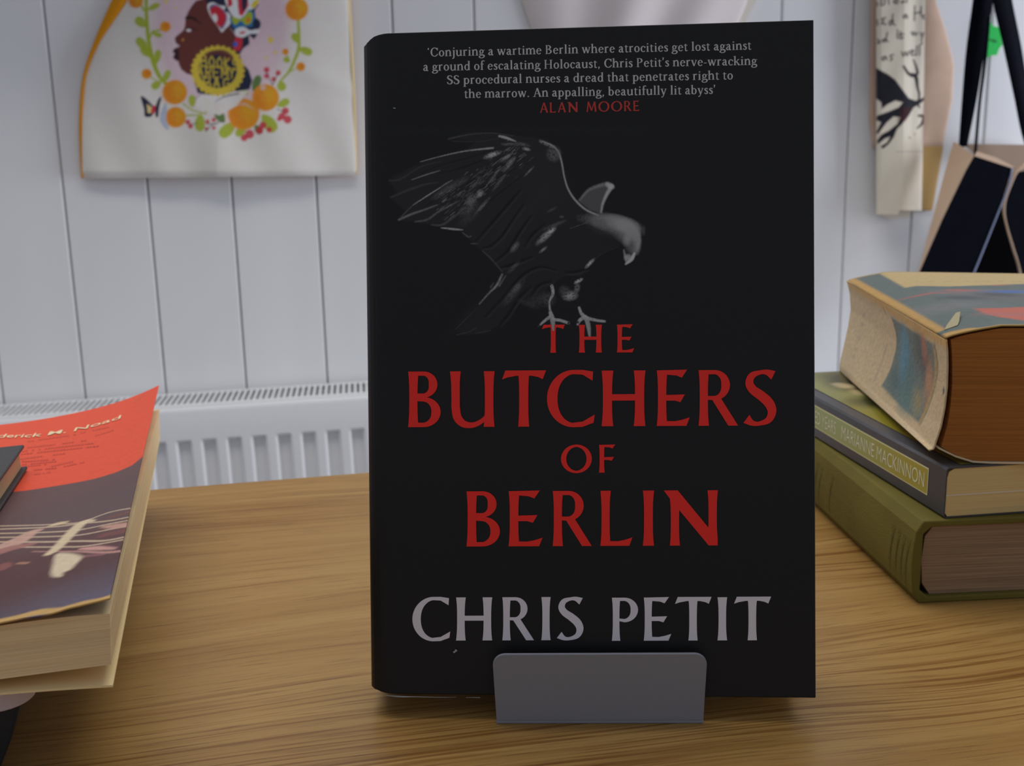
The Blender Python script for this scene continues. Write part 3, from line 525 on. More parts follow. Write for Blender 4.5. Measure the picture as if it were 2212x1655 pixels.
def text_on(name, txt, u0, u1, v0, v1, fn, m, parent, bold=0):
    pl, lo, hi = text_polys(txt, bold); f_ = lambda p: (u0+(p[0]-lo[0])/(hi[0]-lo[0])*(u1-u0), v0+(p[1]-lo[1])/(hi[1]-lo[1])*(v1-v0))
    return shapes_mesh(name, [[f_(p) for p in q] for q in pl], fn, m, parent)
text_on('author_lettering', 'MARIANNE MACKINNON', ye+.087, ye+.0028, zl0+.0028, zl1-.0028, on_sp(.0004), m_ll, blackb, -.01)
text_on('title_lettering', 'THE NAKED YEARS', ye+.147, ye+.094, zl0+.0028, zl1-.0028, on_sp(.0004), m_ll, blackb, -.01)

# thick battered paperback on top
TZ = gt+bt+.0006
thick = thing('thick_paperback_book', 'thick battered paperback with worn cream spine and browned pages, top of the right-hand pile', 'book', (0, 0, TZ))
dirT = np.array([.0935, .9956]); wdT = np.array([.9956, -.0935])
NY, NZ = 30, 22; zt = .0553
def spx(v, q):   # spine face offset: v along 0..1, q height 0..1
    near = np.interp(q, [0, .12, .3, .45, .62, .78, .9, 1], [-.0040, -.0022, .0002, .0012, .0016, .0013, .0008, 0])
    far = np.interp(q, [0, .07, .22, .5, .68, .86, 1], [-.0020, -.0022, -.0008, .0018, .0028, .0018, -.0004])
    return near*(1-v)+far*v+.0012*math.sin(v*math.pi)*math.sin(q*math.pi)
def TP(v, u, z):  # world position: v along the spine (m), u across (m)
    b_ = np.array([.1820, .4450])+dirT*v+wdT*u; return (b_[0], b_[1], z)
LT, WT = .1945, .112
def topz(u, v=0): return zt-.0012+.0052*min(max(u/.022, 0), 1)**.7*(1-.5*max(0, (u-.03)/.1))
cv = Cv(0, 0, 194.5, zt*1000, .9, (158, 140, 112), .52)   # x: from near end along the spine, y: height
def spn(px, py):
    P_ = hit(px, py, (.1820, .4450, 0), (dirT[1], -dirT[0], 0)); return ((P_[:2]-np.array([.1820, .4450]))@dirT*1000, (P_[2]-TZ)*1000)
cr = lambda x_, y_: spn(1810+x_*.2357, 600+y_*.2357)
cv.poly([cr(*p) for p in [(455, 350), (700, 500), (870, 600), (885, 760), (870, 900), (830, 1080), (770, 1340), (600, 1190), (400, 990), (440, 850), (475, 640), (485, 480)]], (88, 96, 92), 1.5)
for p, rx, ry, c_, a in [((560, 720), 7, 12, (72, 118, 146), .9), ((550, 640), 8, 10, (80, 112, 124), .6), ((600, 900), 12, 12, (70, 92, 96), .7), ((500, 950), 10, 6, (64, 84, 84), .7), ((700, 640), 8, 9, (70, 70, 68), .7), ((770, 820), 8, 7, (60, 62, 64), .8), ((790, 930), 6, 9, (150, 112, 84), .8), ((700, 1130), 9, 5, (128, 116, 80), .7), ((620, 1120), 12, 6, (74, 98, 96), .7), ((755, 620), 4, 7, (146, 92, 70), .7)]:
    cv.ell(*cr(*p), rx, ry, c_, 0, min(rx, ry)*1.2, a)
cv.line([cr(850, 600), cr(862, 760), cr(845, 950), cr(800, 1150), cr(765, 1330)], [2, 4, 4, 4, 3], (148, 118, 76), 2, .8); cv.line([cr(868, 590), cr(880, 760), cr(868, 900), cr(820, 1130), cr(775, 1340)], 1.2, (96, 104, 88), 1, .8)
cv.line([cr(400, 260), cr(410, 320)], [2, 1], (98, 66, 40), 1); cv.line([cr(475, 430), cr(490, 520)], 1.4, (64, 56, 50), 1, .8)
cv.ell(*cr(935, 1025), 1.2, 1.6, (56, 64, 80), 0, 1)
for xx in (185, 175, 160, 148, 140):
    for k_ in range(3): cv.line([cr(xx-8+k_*9, 330+(185-xx)*8.5), cr(xx-3+k_*9, 352+(185-xx)*8.5)], .9, (112, 104, 100), .8, .7)
for k_ in range(15): x_ = 400-k_*4; y_ = 600+k_*24; cv.line([cr(x_, y_), cr(x_-14, y_+12)], .8, (124, 114, 106), .8, .6)
cv.line([cr(80, 40), cr(400, 240), cr(700, 430), cr(980, 560)], [5, 4, 4, 5], (166, 132, 78), 2.5, .8)
ns = cv.noise()[..., None]; cv.c *= .93+.14*ns
P = np.zeros(cv.X.shape+(3,))
for j in range(P.shape[0]):
    for i in range(P.shape[1]):
        v_, q_ = cv.X[j, i]/194.5, cv.Y[j, i]/(zt*1000); P[j, i] = TP(cv.X[j, i]/1000, spx(v_, q_), cv.Y[j, i]/1000*(1-.02*(1-v_)))
        if q_ < .12: P[j, i, 2] += (.12-q_)*.05*(1-v_)
grid('spine', P[:, ::-1], mat('worn_print', None, .6, spec=.25, attr=True, bump=.4, bscale=500), thick, cols=cv.cols()[:, ::-1], solid=.0006, soff=-1)
# front cover
cv = Cv(0, 0, WT*1000, LT*1000, 1.1, (84, 94, 92), .85)
def tcov(px, py):
    z = zt
    for _ in range(6):
        P_ = hit(px, py, (0, 0, TZ+z), (0, 0, 1)); r_ = P_[:2]-np.array([.1820, .4450]); u = r_@wdT; z = topz(u)
    return (u*1000, r_@dirT*1000)
ct = lambda x_, y_: tcov(1810+x_*.1817, 570+y_*.1817)
for p, rx, ry, c_, a in [((1700, 350), 26, 10, (104, 100, 104), .8), ((1300, 520), 20, 12, (104, 104, 106), .7), ((2050, 420), 24, 12, (92, 90, 90), .8), ((1500, 420), 10, 6, (60, 62, 72), .7), ((1900, 380), 10, 8, (62, 62, 66), .7), ((2000, 350), 10, 4, (60, 88, 140), .9), ((2090, 345), 9, 4, (64, 96, 150), .9), ((1450, 330), 8, 3, (160, 84, 72), .9), ((1080, 370), 14, 1.5, (160, 84, 72), .9), ((1900, 270), 6, 2, (160, 84, 72), .8)]:
    cv.ell(*ct(*p), rx, ry, c_, .1, min(rx, ry)*1.2, a)
cv.poly([ct(*p) for p in [(1620, 550), (1900, 545), (2212, 530), (2500, 560), (2500, 700), (2212, 695), (1900, 650), (1720, 600)]], (172, 88, 70), 3, .9); cv.ell(*ct(2120, 620), 14, 5, (150, 96, 92), 0, 5, .7)
cv.poly([ct(*p) for p in [(500, 130), (800, 300), (1300, 285), (2212, 255), (2600, 250), (2600, 90), (2212, 130), (1300, 105), (700, 110)]], (168, 148, 104), 1.5)
for xx in (930, 1070, 1110, 1260, 1300, 1520, 1620, 1700, 1770, 1920, 2050, 2130): cv.line([ct(xx, 225), ct(xx+40, 222)], 1.1, (122, 112, 84), 1, .8)
cv.line([ct(180, 205), ct(600, 470), ct(900, 660), ct(1200, 820)], [4, 6, 6, 5], (168, 132, 72), 1.6, .95)
cv.line([(WT*500, LT*1000-1), (0, LT*1000-1)], 4, (164, 138, 88), 1.2, .95, sm=False); cv.line([(WT*1000, LT*1000-1), (0, LT*1000-1)], 3, (150, 130, 90), 1.2, .9, sm=False)
cv.line([(WT*1000, .3), (0, .3)], 1.6, (176, 146, 88), .8, .95, sm=False); cv.poly([(0, 0), (16, 0), (10, 5), (0, 6)], (168, 132, 72), 1.5)
cv.c *= .95+.10*cv.noise()[..., None]
P = np.zeros(cv.X.shape+(3,))
for j in range(P.shape[0]):
    for i in range(P.shape[1]): P[j, i] = TP(cv.Y[j, i]/1000, cv.X[j, i]/1000, topz(cv.X[j, i]/1000))
grid('front_cover', P[::1], mat('worn_print', None), thick, cols=cv.cols(), solid=.0007, soff=1)
# text block, slightly wavy
us = np.linspace(.0006, WT-.002, 40); V_, F_ = [], []
def low(u): return .0004+.0066*max(0, 1-u/.018)**1.6
for vv in (.0012, LT-.0012):
    for u in us: V_.append(TP(vv, u+spx(vv/LT, .96)*max(0, 1-u/.01), topz(u)-.0008))
    for u in us[::-1]: V_.append(TP(vv, u+spx(vv/LT, .1)*max(0, 1-u/.02), low(u)*(1 if vv < .1 else .4)))
# insert spine-side profile by building rows of cross sections
V_, F_ = [], []; rows = np.linspace(.0012, LT-.0012, 8); qs = np.linspace(0, 1, 16)
for vv in rows:
    for u in us:
        for q_ in qs:
            z_ = low(u)*(1-vv/LT)+.0003+(topz(u)-.0009-low(u)*(1-vv/LT)-.0003)*q_
            zq = z_/zt; V_.append(TP(vv, u+(spx(vv/LT, min(zq, 1))+.0016+.0016*(1-zq))*max(0, 1-u/.03)-.0015*(u/WT)*math.sin(q_*math.pi), z_))
nu, nq = len(us), len(qs); I = lambda r, a, b: (r*nu+a)*nq+b
for a in range(nu-1):
    for b in range(nq-1):
        F_.append((I(0, a, b), I(0, a+1, b), I(0, a+1, b+1), I(0, a, b+1))); R = len(rows)-1; F_.append((I(R, a, b), I(R, a, b+1), I(R, a+1, b+1), I(R, a+1, b)))
for r in range(len(rows)-1):
    for a in range(nu-1): F_.append((I(r, a, nq-1), I(r, a+1, nq-1), I(r+1, a+1, nq-1), I(r+1, a, nq-1))); F_.append((I(r, a, 0), I(r+1, a, 0), I(r+1, a+1, 0), I(r, a+1, 0)))
    for b in range(nq-1): F_.append((I(r, 0, b), I(r, 0, b+1), I(r+1, 0, b+1), I(r+1, 0, b))); F_.append((I(r, nu-1, b), I(r+1, nu-1, b), I(r+1, nu-1, b+1), I(r, nu-1, b+1)))
mesh('page_block', V_, F_, mat('tan_page_edges', (112, 70, 30), .95, k=.42, noise=.16, nscale=40, stretch=(.3, .3, 40), bump=.5, bscale=50), thick, smooth=False)
P = np.array([[TP(v_, u, low(u)*(1-v_/LT)-.0003) for u in np.linspace(0, WT, 16)] for v_ in np.linspace(0, LT, 8)]); grid('back_cover', P, mat('worn_cream_card', (158, 140, 112), .7), thick, solid=.0006, soff=0)
# torn flap at the cover corner
fl_ = [np.array([*tcov(1810+x_*.1817, 570+y_*.1817)])/1000 for x_, y_ in [(1265, 815), (1290, 770), (1400, 650), (1450, 640), (1440, 720), (1420, 760)]]
zz = [.0002, .0008, .0024, .0026, .0008, .0003]
mesh('torn_flap', [TP(p[1], p[0], topz(p[0])+.0008+z_*.7) for p, z_ in zip(fl_, zz)], [(0, 1, 2, 3), (0, 3, 4, 5)], mat('torn_paper', (150, 142, 112), .8, k=.8), thick, solid=.0004)

# ------------------------------------------------------------------ left-hand pile
O = np.array([-.1194, .2977]); Vd = np.array([-.2585, .966]); Ud = np.array([.966, .2585])
LR, WR = .31, .225
def rz(u, v):
    b_ = .063-.010*v/LR; return b_+(.0065+.0085*v/LR)*max(0, (u+.13)/.13)**3+.0015*max(0, (u+.03)/.03)**2*(v/LR)
music = thing('music_tutor_book', 'large red and dark paperback with guitar strings and curling cover, left-hand pile', 'book', (0, 0, 0))
def MP(u, v, z): p = O+Ud*u+Vd*v; return (p[0], p[1], z)
def mc(px, py):
    z = .06
    for _ in range(8):
        P_ = hit(px, py, (0, 0, z), (0, 0, 1)); r_ = P_[:2]-O; u, v = r_@Ud, r_@Vd; z = rz(min(max(u, -.25), .01), min(max(v, -.01), .33))
    return (u*1000, v*1000)
cv = Cv(-WR*1000, 0, 0, LR*1000, .7, (90, 68, 68), .74)
m1 = lambda x_, y_: mc(x_*.15823, 830+y_*.15823)       # zoomed red area
m2 = lambda x_, y_: mc(x_*.20548, 1060+y_*.20548)      # zoomed strings area
for p, rx, ry, c_, a in [((400, 1100), 60, 20, (66, 44, 46), .8), ((1100, 150), 60, 25, (84, 68, 70), .8), ((1000, 1150), 26, 14, (84, 84, 104), .8), ((250, 850), 50, 25, (76, 48, 50), .8), ((1100, 950), 30, 12, (82, 70, 78), .7)]: cv.ell(*m2(*p), rx, ry, c_, .2, min(rx, ry)*1.2, a)
bd = [m1(*p) for p in [(1950, 985), (1800, 1110), (1580, 1205), (1300, 1290), (1000, 1350), (700, 1400), (300, 1460), (0, 1480)]]
cv.poly([(12, LR*1000+8)]+[(6, bd[0][1])]+bd+[(-WR*1000-5, bd[-1][1]), (-WR*1000-5, LR*1000+8)], (198, 74, 50), 1.2)
cv.line([m1(1980, 120), m1(1850, 250)], 2, (176, 70, 56), 3, .6)
pk = (188, 166, 140)
for y0_, y1_, wd in [(372, 330, 1.2), (405, 345, 1.4), (450, 410, 1.3), (492, 465, 1.3), (540, 530, 1.6), (592, 588, 1.3), (0, 0, 0)]:
    if wd:
        xr = {372: (1400, 180), 405: (1390, 270), 450: (1385, 305), 492: (1375, 365), 540: (1350, 478), 592: (1345, 505)}[y0_]
        cv.line([m2(-400, y0_+14), m2(0, y0_), m2(600, (y0_+y1_)/2+2), m2(850, y1_), m2(xr[0]-250, xr[1]+48), m2(*xr)], wd*.75, pk, .9, .85)
cv.line([m2(350, 640), m2(800, 640), m2(1100, 650), m2(1330, 628)], [.6, 1, 1.6, 1.6], (176, 132, 124), .9, .8)
for pts, wd, c_ in [([(510, 665), (600, 600), (850, 350), (980, 318)], [3, 4, 4.5, 1.6], (190, 172, 142)), ([(520, 372), (600, 350), (690, 332)], [1, 3.2, 2], (190, 168, 134)), ([(-200, 640), (0, 610), (200, 520), (330, 440), (410, 415)], [9, 10, 8, 5, 3], (172, 138, 124)), ([(-100, 680), (100, 610), (340, 560)], [5, 6, 3], (140, 96, 92)), ([(1080, 380), (1200, 372), (1370, 355)], [1.5, 4, 4], (170, 130, 116)), ([(850, 612), (1000, 605), (1200, 608)], [1.5, 3.2, 1.6], (180, 136, 126)), ([(880, 690), (1080, 670)], [1.5, 1.5], (128, 84, 88)), ([(200, 762), (280, 762)], [1.5, 1.5], (160, 118, 96)), ([(-100, 830), (0, 810), (50, 780)], [6, 7, 4], (120, 76, 72)), ([(1160, 280), (1400, 210)], [1.5, 2], (110, 70, 64)), ([(1080, 470), (1360, 410)], [4, 5], (104, 66, 64)), ([(1500, 1290), (1800, 1310)], [1, 1], (110, 70, 66))]:
    cv.line([m2(*p) for p in pts], wd, c_, 1.6, .9)
cv.poly([m2(*p) for p in [(590, 670), (700, 655), (860, 690), (800, 770), (740, 830), (670, 860), (640, 905), (540, 890), (560, 760)]], (188, 172, 146), 2, .95, sm=True)
cv.poly([m2(*p) for p in [(-60, 1480), (0, 1425), (120, 1395), (330, 1345), (700, 1265), (1000, 1170), (1110, 1115), (1160, 1120), (1160, 1300), (0, 1600)]], (170, 138, 82), 1)
cv.line([(x_, 1.2+.9*math.sin(x_*.21)+.6*math.sin(x_*.57)) for x_ in range(-224, 6, 6)], 3.6, (172, 138, 84), 1.2, .95)
cv.c *= .95+.10*cv.noise()[..., None]
P = np.zeros(cv.X.shape+(3,))
for j in range(P.shape[0]):
    for i in range(P.shape[1]): u, v = cv.X[j, i]/1000, cv.Y[j, i]/1000; P[j, i] = MP(u, v-.0012*max(0, math.sin(u*260))*max(0, 1-v/.006), rz(u, v))
mfc = grid('front_cover', P, mat('worn_gloss_print', None, .5, spec=.12, attr=True), music, cols=cv.cols(), solid=.0005, soff=-1)
def mcov(u, v): u, v = u/1000, v/1000; return MP(u, v, rz(u, v)+.0004)
# author line and blurb follow the curling cover
m_cr = mat('cream_ink', (206, 188, 150), .6, k=.74); m_blu = mat('dull_maroon_ink', (140, 50, 46), .6, k=.74)
pl, lo, hi = text_polys('Frederick M. Noad', .008)
pth = [m1(-420, 770), m1(0, 742), m1(400, 735), m1(750, 695), m1(1060, 645), m1(1350, 570), m1(1640, 480)]
pth = cat(pth, 10); sl_ = np.concatenate([[0], np.cumsum([np.hypot(*(pth[i+1]-pth[i])) for i in range(len(pth)-1)])])
def alongp(t_, up): s_ = t_*sl_[-1]; return (float(np.interp(s_, sl_, [p[0] for p in pth])), float(np.interp(s_, sl_, [p[1] for p in pth]))+up)
shapes_mesh('author_lettering', [[alongp((p[0]-lo[0])/(hi[0]-lo[0]), (p[1]-lo[1])/(hi[1]-lo[1])*9.0) for p in q] for q in pl], lambda u, v: mcov(u, v), m_cr, music)
bl_ = []
def blurb(a, b, n):
    for i in range(n):
        if random.random() < .16: continue
        t0, t1 = i/n, (i+.72)/n; p, q = [(a[0]+(b[0]-a[0])*t_, a[1]+(b[1]-a[1])*t_+.0) for t_ in (t0, t1)]; bl_.extend(ribbon([m1(*p), m1(*q)], [.9, .9]))
for a, b, n in [((380, 790), (1050, 690), 14), ((1100, 672), (1500, 592), 10), ((1300, 712), (1600, 622), 8), ((330, 880), (1280, 765), 22), ((300, 925), (1290, 812), 22), ((280, 965), (1360, 850), 24), ((280, 1030), (900, 950), 14), ((300, 1065), (800, 1030), 12), ((300, 1105), (780, 1060), 12), ((340, 1130), (640, 1100), 8), ((700, 1130), (1010, 1060), 8), ((430, 1180), (780, 1150), 9), ((870, 1130), (1160, 1070), 8), ((470, 1240), (700, 1205), 8)]: blurb(a, b, n)
shapes_mesh('blurb_lettering', bl_, mcov, m_blu, music)
# text block and back cover
def sect(name, top, bot, m, u0, u1, v0, v1, fan=0, nu=26, nv=14, nq=8, near=None):
    V_, F_ = [], []; I = lambda a, b, c_: (a*nv+b)*nq+c_
    for a in range(nu):
        for b in range(nv):
            u = u0+(u1-u0)*(1-(1-a/(nu-1))**1.5); v = v0+(v1-v0)*b/(nv-1)
            for c_ in range(nq):
                q = c_/(nq-1); uu = u+fan(q, v)*(a/(nu-1))**6 if fan else u; vv = v+(near(q, u) if near and b == 0 else 0); V_.append(MP(uu, vv, bot(u, v)+(top(u, v)-bot(u, v))*q))
    for a in range(nu-1):
        for b in range(nv-1): F_ += [(I(a, b, nq-1), I(a+1, b, nq-1), I(a+1, b+1, nq-1), I(a, b+1, nq-1)), (I(a, b, 0), I(a, b+1, 0), I(a+1, b+1, 0), I(a+1, b, 0))]
        for c_ in range(nq-1): F_ += [(I(a, 0, c_), I(a+1, 0, c_), I(a+1, 0, c_+1), I(a, 0, c_+1)), (I(a, nv-1, c_), I(a, nv-1, c_+1), I(a+1, nv-1, c_+1), I(a+1, nv-1, c_))]
    for b in range(nv-1):
        for c_ in range(nq-1): F_ += [(I(nu-1, b, c_), I(nu-1, b+1, c_), I(nu-1, b+1, c_+1), I(nu-1, b, c_+1)), (I(0, b, c_), I(0, b, c_+1), I(0, b+1, c_+1), I(0, b+1, c_))]
    return mesh(name, V_, F_, m, music)
m_mp = mat('yellowed_page_edges', (176, 156, 120), .9, k=.52, noise=.10, nscale=40, stretch=(.3, .3, 30), bump=.4, bscale=40)
btop = lambda u, v: min(rz(u, v), .0640-.010*v/LR+.0030*max(0, (u+.1)/.1)**2)-.0013-.002*max(0, (u+.03)/.03)**2*(1-v/LR)
sect('page_block', lambda u, v: btop(u, v), lambda u, v: .0475-.0075*v/LR-.001*v/LR, m_mp, -WR+.002, .000, .0022, LR-.001, fan=lambda q, v: -.0022*(1-q)-.001*q)
sect('back_cover', lambda u, v: .0450-.0062*v/LR-.004*max(0, (u+.08)/.08)**2*(1-v/LR), lambda u, v: .0443-.0062*v/LR-.004*max(0, (u+.08)/.08)**2*(1-v/LR), mat('cream_card_cover', (186, 164, 122), .8, k=.52), -WR, -.0022, .0012, LR+.001, nq=2)
MB().prism([(0, 0), (0, 1), (1, 1), (1, 0)], lambda a, b: MP(-WR-.0006*a, 0, .0455+b*.0170), lambda a, b: MP(-WR-.0006*a, LR, .039+b*.0138)).build('spine', mat('worn_cream_card', (158, 140, 112), .7), music)

# small black book lying on it
SZ = .0600
sb = thing('small_black_book', 'small black hardback with cream page edges, on top of the left-hand pile', 'book', (-.2180, .4660, SZ), (-.022, -.028, .2615))
m_sb = mat('black_leathercloth', (54, 54, 56), .55, k=.85, spec=.3, bump=.3, bscale=900)
sw, sl2, st2 = .112, .160, .0115
ring = [(0, 0), (0, .0016), (-sw+.003, .0016), (-sw+.003, st2-.0016), (0, st2-.0016), (0, st2), (-sw, st2), (-sw-.001, st2*.5), (-sw, 0)]
def rc(x, y): return (x, y)
MB().prism(ring, lambda x, z: (x, -sl2, z), lambda x, z: (x, 0, z)).build('cover', m_sb, sb, bevel=.0006)
MB().box(-sw+.003, -.0022, -sl2+.0022, -.0022, .0016, st2-.0016).build('page_block', mat('small_book_page_edges', (132, 112, 84), .9, k=.5, noise=.08, nscale=60, stretch=(.2, .2, 30)), sb)
# two books carrying the red one
lb = thing('dark_book', 'dark navy book lying on the desk at the bottom of the left-hand pile', 'book', (-.1764, .340, 0), (0, 0, .2615))
ring = [(0, 0), (.0035, .008), (.008, .018), (.0120, .0295), (.0110, .0318), (-.20, .0318), (-.20, 0)]
MB().prism(ring, lambda x, z: (x, -.034, z), lambda x, z: (x, .22, z)).build('cover', mat('dark_navy_cover', (26, 30, 34), .4, k=.5, noise=.5, nscale=60), lb, bevel=.001)
wb = thing('pale_booklet', 'thin pale lilac booklet with rounded corner under the red paperback', 'book', (-.1490, .302, .0321), (0, 0, .2615))
cpts = [(-.17, 0)]+[(-.010+.010*math.sin(a), .010-.010*math.cos(a)) for a in np.linspace(0, math.pi/2, 8)]+[(0, .23), (-.17, .23)]
MB().prism(cpts, lambda x, y: (x, y, 0), lambda x, y: (x, y, .0066)).build('cover', mat('pale_lilac_card', (150, 142, 150), .5, k=.5), wb, bevel=.0006)

# ------------------------------------------------------------------ things hanging on the wall
RAILZ = .64
rail = thing('peg_rail', 'white wooden peg rail fixed to the boarded wall above the hanging bags', 'rail', W(.2, 0, RAILZ), (0, 0, TH))
MB().box(-1.0, 1.1, -.018, 0, -.045, .045).build('board', m_plank, rail, bevel=.003)
MB().box(-1.3, 1.4, -.34, 0, .052, .074).build('added_shade_shelf', m_plank, rail, bevel=.002)  # unseen shelf, added to shade the upper wall from the overhead light
PEGS = [-.46, .17, .69, .74, .86]
for sx in PEGS: MB().tube([(sx-.2, -.016, -.01), (sx-.2, -.06, 0), (sx-.2, -.085, .012)], .009).build('peg', m_plank, rail)
def wthing(name, label, cat_, s0, z0): return thing(name, label, cat_, W(s0, 0, z0), (0, 0, TH))
def loc(s, off, z, s0, z0): return (s-s0, -off, z-z0)
def pxpanel(name, pts, off, m, parent, s0, z0, thick=.003, offs=None):
    V_ = []
    for k_, p in enumerate(pts):
        o_ = offs[k_] if offs else off; s_, z_ = hw(p[0], p[1], o_); V_.append(loc(s_, o_, z_, s0, z0))
    a2 = [Vector((v[0], v[2], 0)) for v in V_]; tr = tessellate_polygon([a2])
    return mesh(name, V_, [tuple(t) for t in tr], m, parent, solid=thick)
def pxstrip(name, A, B, oa, ob, m, parent, s0, z0, thick=.002, n=6):
    A, B = cat(A, n), cat(B, n); V_ = []
    for p, o_ in [(p, oa) for p in A]+[(p, ob) for p in B]: s_, z_ = hw(p[0], p[1], o_); V_.append(loc(s_, o_, z_, s0, z0))
    k_ = len(A); return mesh(name, V_, [(i, i+1, k_+i+1, k_+i) for i in range(k_-1)], m, parent, smooth=True, solid=thick)
def hom_wall(off, x0, x1, y0, y1): return hom([(x0, y0), (x1, y0), (x0, y1), (x1, y1)], [hw(x0, y0, off), hw(x1, y0, off), hw(x0, y1, off), hw(x1, y1, off)])
def hwv(px, py, off):
    d = _f+RX*((px-CX)/F)[..., None]-UX*((py-CY)/F)[..., None]; den = d@nW; num = (P0-CAM)@nW-off; Pt = CAM+d*(num/den)[..., None]; return (Pt-P0)@tW, Pt[..., 2]
# illustrated tote
s0, z0 = -.48, .16
tote = wthing('tote_bag', 'cream tote bag printed with a woman in profile and orange flowers, orange side', 'bag', s0, z0)
cv = Cv(165, -210, 776, 386, 2.0, (182, 175, 168), .50); cv.view(.19333, 280, 0)
cv.ell(1020, 250, 760, 1000, (172, 148, 156), 0, 160, .75); cv.ell(1020, -100, 700, 700, (172, 148, 156), 0, 100, .6)
GR, GD, GO, OR, OD = (132, 144, 38), (70, 98, 44), (170, 150, 54), (190, 120, 32), (178, 88, 36)
def leaf(x, y, L_, wd, ang, c_=GR):
    dx, dy = math.cos(ang)*L_, math.sin(ang)*L_; nx, ny = -math.sin(ang)*wd, math.cos(ang)*wd
    cv.poly([(x, y), (x+dx*.4+nx, y+dy*.4+ny), (x+dx*.85+nx*.9, y+dy*.85+ny*.9), (x+dx, y+dy), (x+dx*.85-nx*.9, y+dy*.85-ny*.9), (x+dx*.4-nx, y+dy*.4-ny)], c_, 12, .95, sm=True)
cv.line([(190, -300), (185, 0), (190, 200), (210, 440), (260, 680), (330, 850), (400, 930)], [40, 38, 40, 44, 50, 46, 40], GR, 12)
cv.line([(1830, -300), (1870, 0), (1885, 250), (1890, 520), (1840, 680), (1780, 800), (1690, 900)], [30, 30, 32, 36, 34, 28, 22], GR, 12)
for a in [(200, 110, 150, 30, -.45), (180, 300, 150, 48, -2.4), (200, 560, 180, 46, -2.3), (240, 640, 160, 42, -2.35), (290, 720, 170, 36, -1.35), (380, 920, 150, 34, -1.15), (350, 920, 120, 40, 2.6), (240, 360, 130, 26, .35), (1890, 540, 160, 42, .35), (1880, 480, 120, 40, -2.0), (1790, 690, 80, 30, -2.6), (1680, 900, 120, 46, 1.3), (700, 1200, 140, 38, -1.6), (860, 1260, 170, 48, -1.55), (790, 1270, 200, 54, 1.6)]: leaf(*a)
for pts, wd in [([(110, 20), (160, 120)], 22), ([(400, 330), (260, 350), (230, 420)], 18), ([(180, 800), (260, 880), (350, 920)], 14), ([(600, 1160), (700, 1230), (850, 1270)], 16), ([(640, 1290), (760, 1285)], 16), ([(1740, 580), (1790, 680)], 12), ([(1910, 740), (1790, 800)], 12)]: cv.line(pts, wd, GR, 8)
for a in [(1060, 1370, 160, 48, -2.2, GD), (1080, 1210, 150, 50, 3.3, GD), (1380, 1020, 190, 42, -1.2, GD), (1330, 1040, 130, 40, 3.3, GR), (1180, 1370, 230, 62, 2.4, GR), (1480, 1280, 240, 66, .9, GR), (1300, 1400, 160, 44, 2.3, GR), (1650, 1190, 150, 40, -.5, GR), (1400, 1400, 120, 40, .9, GD)]: leaf(*a)
for x_, y_, r_ in [(505, 1030, 138), (515, 1310, 116), (1275, 1275, 175), (1520, 1090, 150), (1868, 100, 128), (70, 10, 80)]:
    cv.ell(x_, y_, r_, r_, OR, 0, 12); cv.ell(x_-r_*.3, y_+r_*.1, r_*.7, r_*.8, OD, .3, r_*.6, .35); cv.ell(x_+r_*.2, y_-r_*.1, r_*.45, r_*.5, (200, 140, 40), 0, r_*.5, .6)
    for k_ in range(4): t_ = k_*1.3+.4; cv.line([(x_, y_), (x_+r_*.6*math.cos(t_), y_+r_*.5*math.sin(t_)), (x_+r_*.85*math.cos(t_+.6), y_+r_*.85*math.sin(t_+.6))], 7, OD, 6, .55)
for x_, y_, r_ in [(400, 298, 60), (190, 825, 58), (1740, 578, 36), (1912, 745, 50)]: cv.ell(x_, y_, r_, r_, OR, 0, 10); cv.ell(x_+10, y_-6, r_*.5, r_*.5, OD, 0, 20, .6)
cv.poly([(400, 1150), (350, 1250), (340, 1350), (400, 1440), (440, 1440), (410, 1330), (420, 1220)], (142, 148, 160), 12, sm=True)
cv.poly([(1180, 1180), (1290, 1140), (1400, 1230), (1290, 1175)], (160, 150, 146), 10, .6); cv.ell(1490, 980, 30, 30, (170, 150, 140), 0, 12, .8)
RD = (160, 44, 56)
for x_, y_, r_ in [(1530, 780, 32), (1660, 815, 30), (1530, 850, 28), (1610, 885, 28), (1740, 1240, 40), (1765, 1335, 46), (1700, 1300, 40), (1670, 1330, 24), (1490, 1400, 40), (1450, 1460, 40), (1340, 1500, 50), (1280, 1540, 38), (1560, 1450, 32), (650, 1365, 28), (680, 1410, 28), (870, 1360, 24), (940, 1340, 24), (860, 1440, 20), (940, 1430, 20)]: cv.ell(x_, y_, r_, r_, RD, 0, 10, .92)
for pts in [[(1600, 950), (1570, 900), (1530, 800)], [(1600, 950), (1650, 830)], [(850, 1470), (920, 1400), (1040, 1350)], [(860, 1390), (980, 1380)], [(690, 1385), (750, 1380)], [(1650, 1220), (1720, 1250)]]: cv.line(pts, 9, (50, 44, 60), 6, .9)
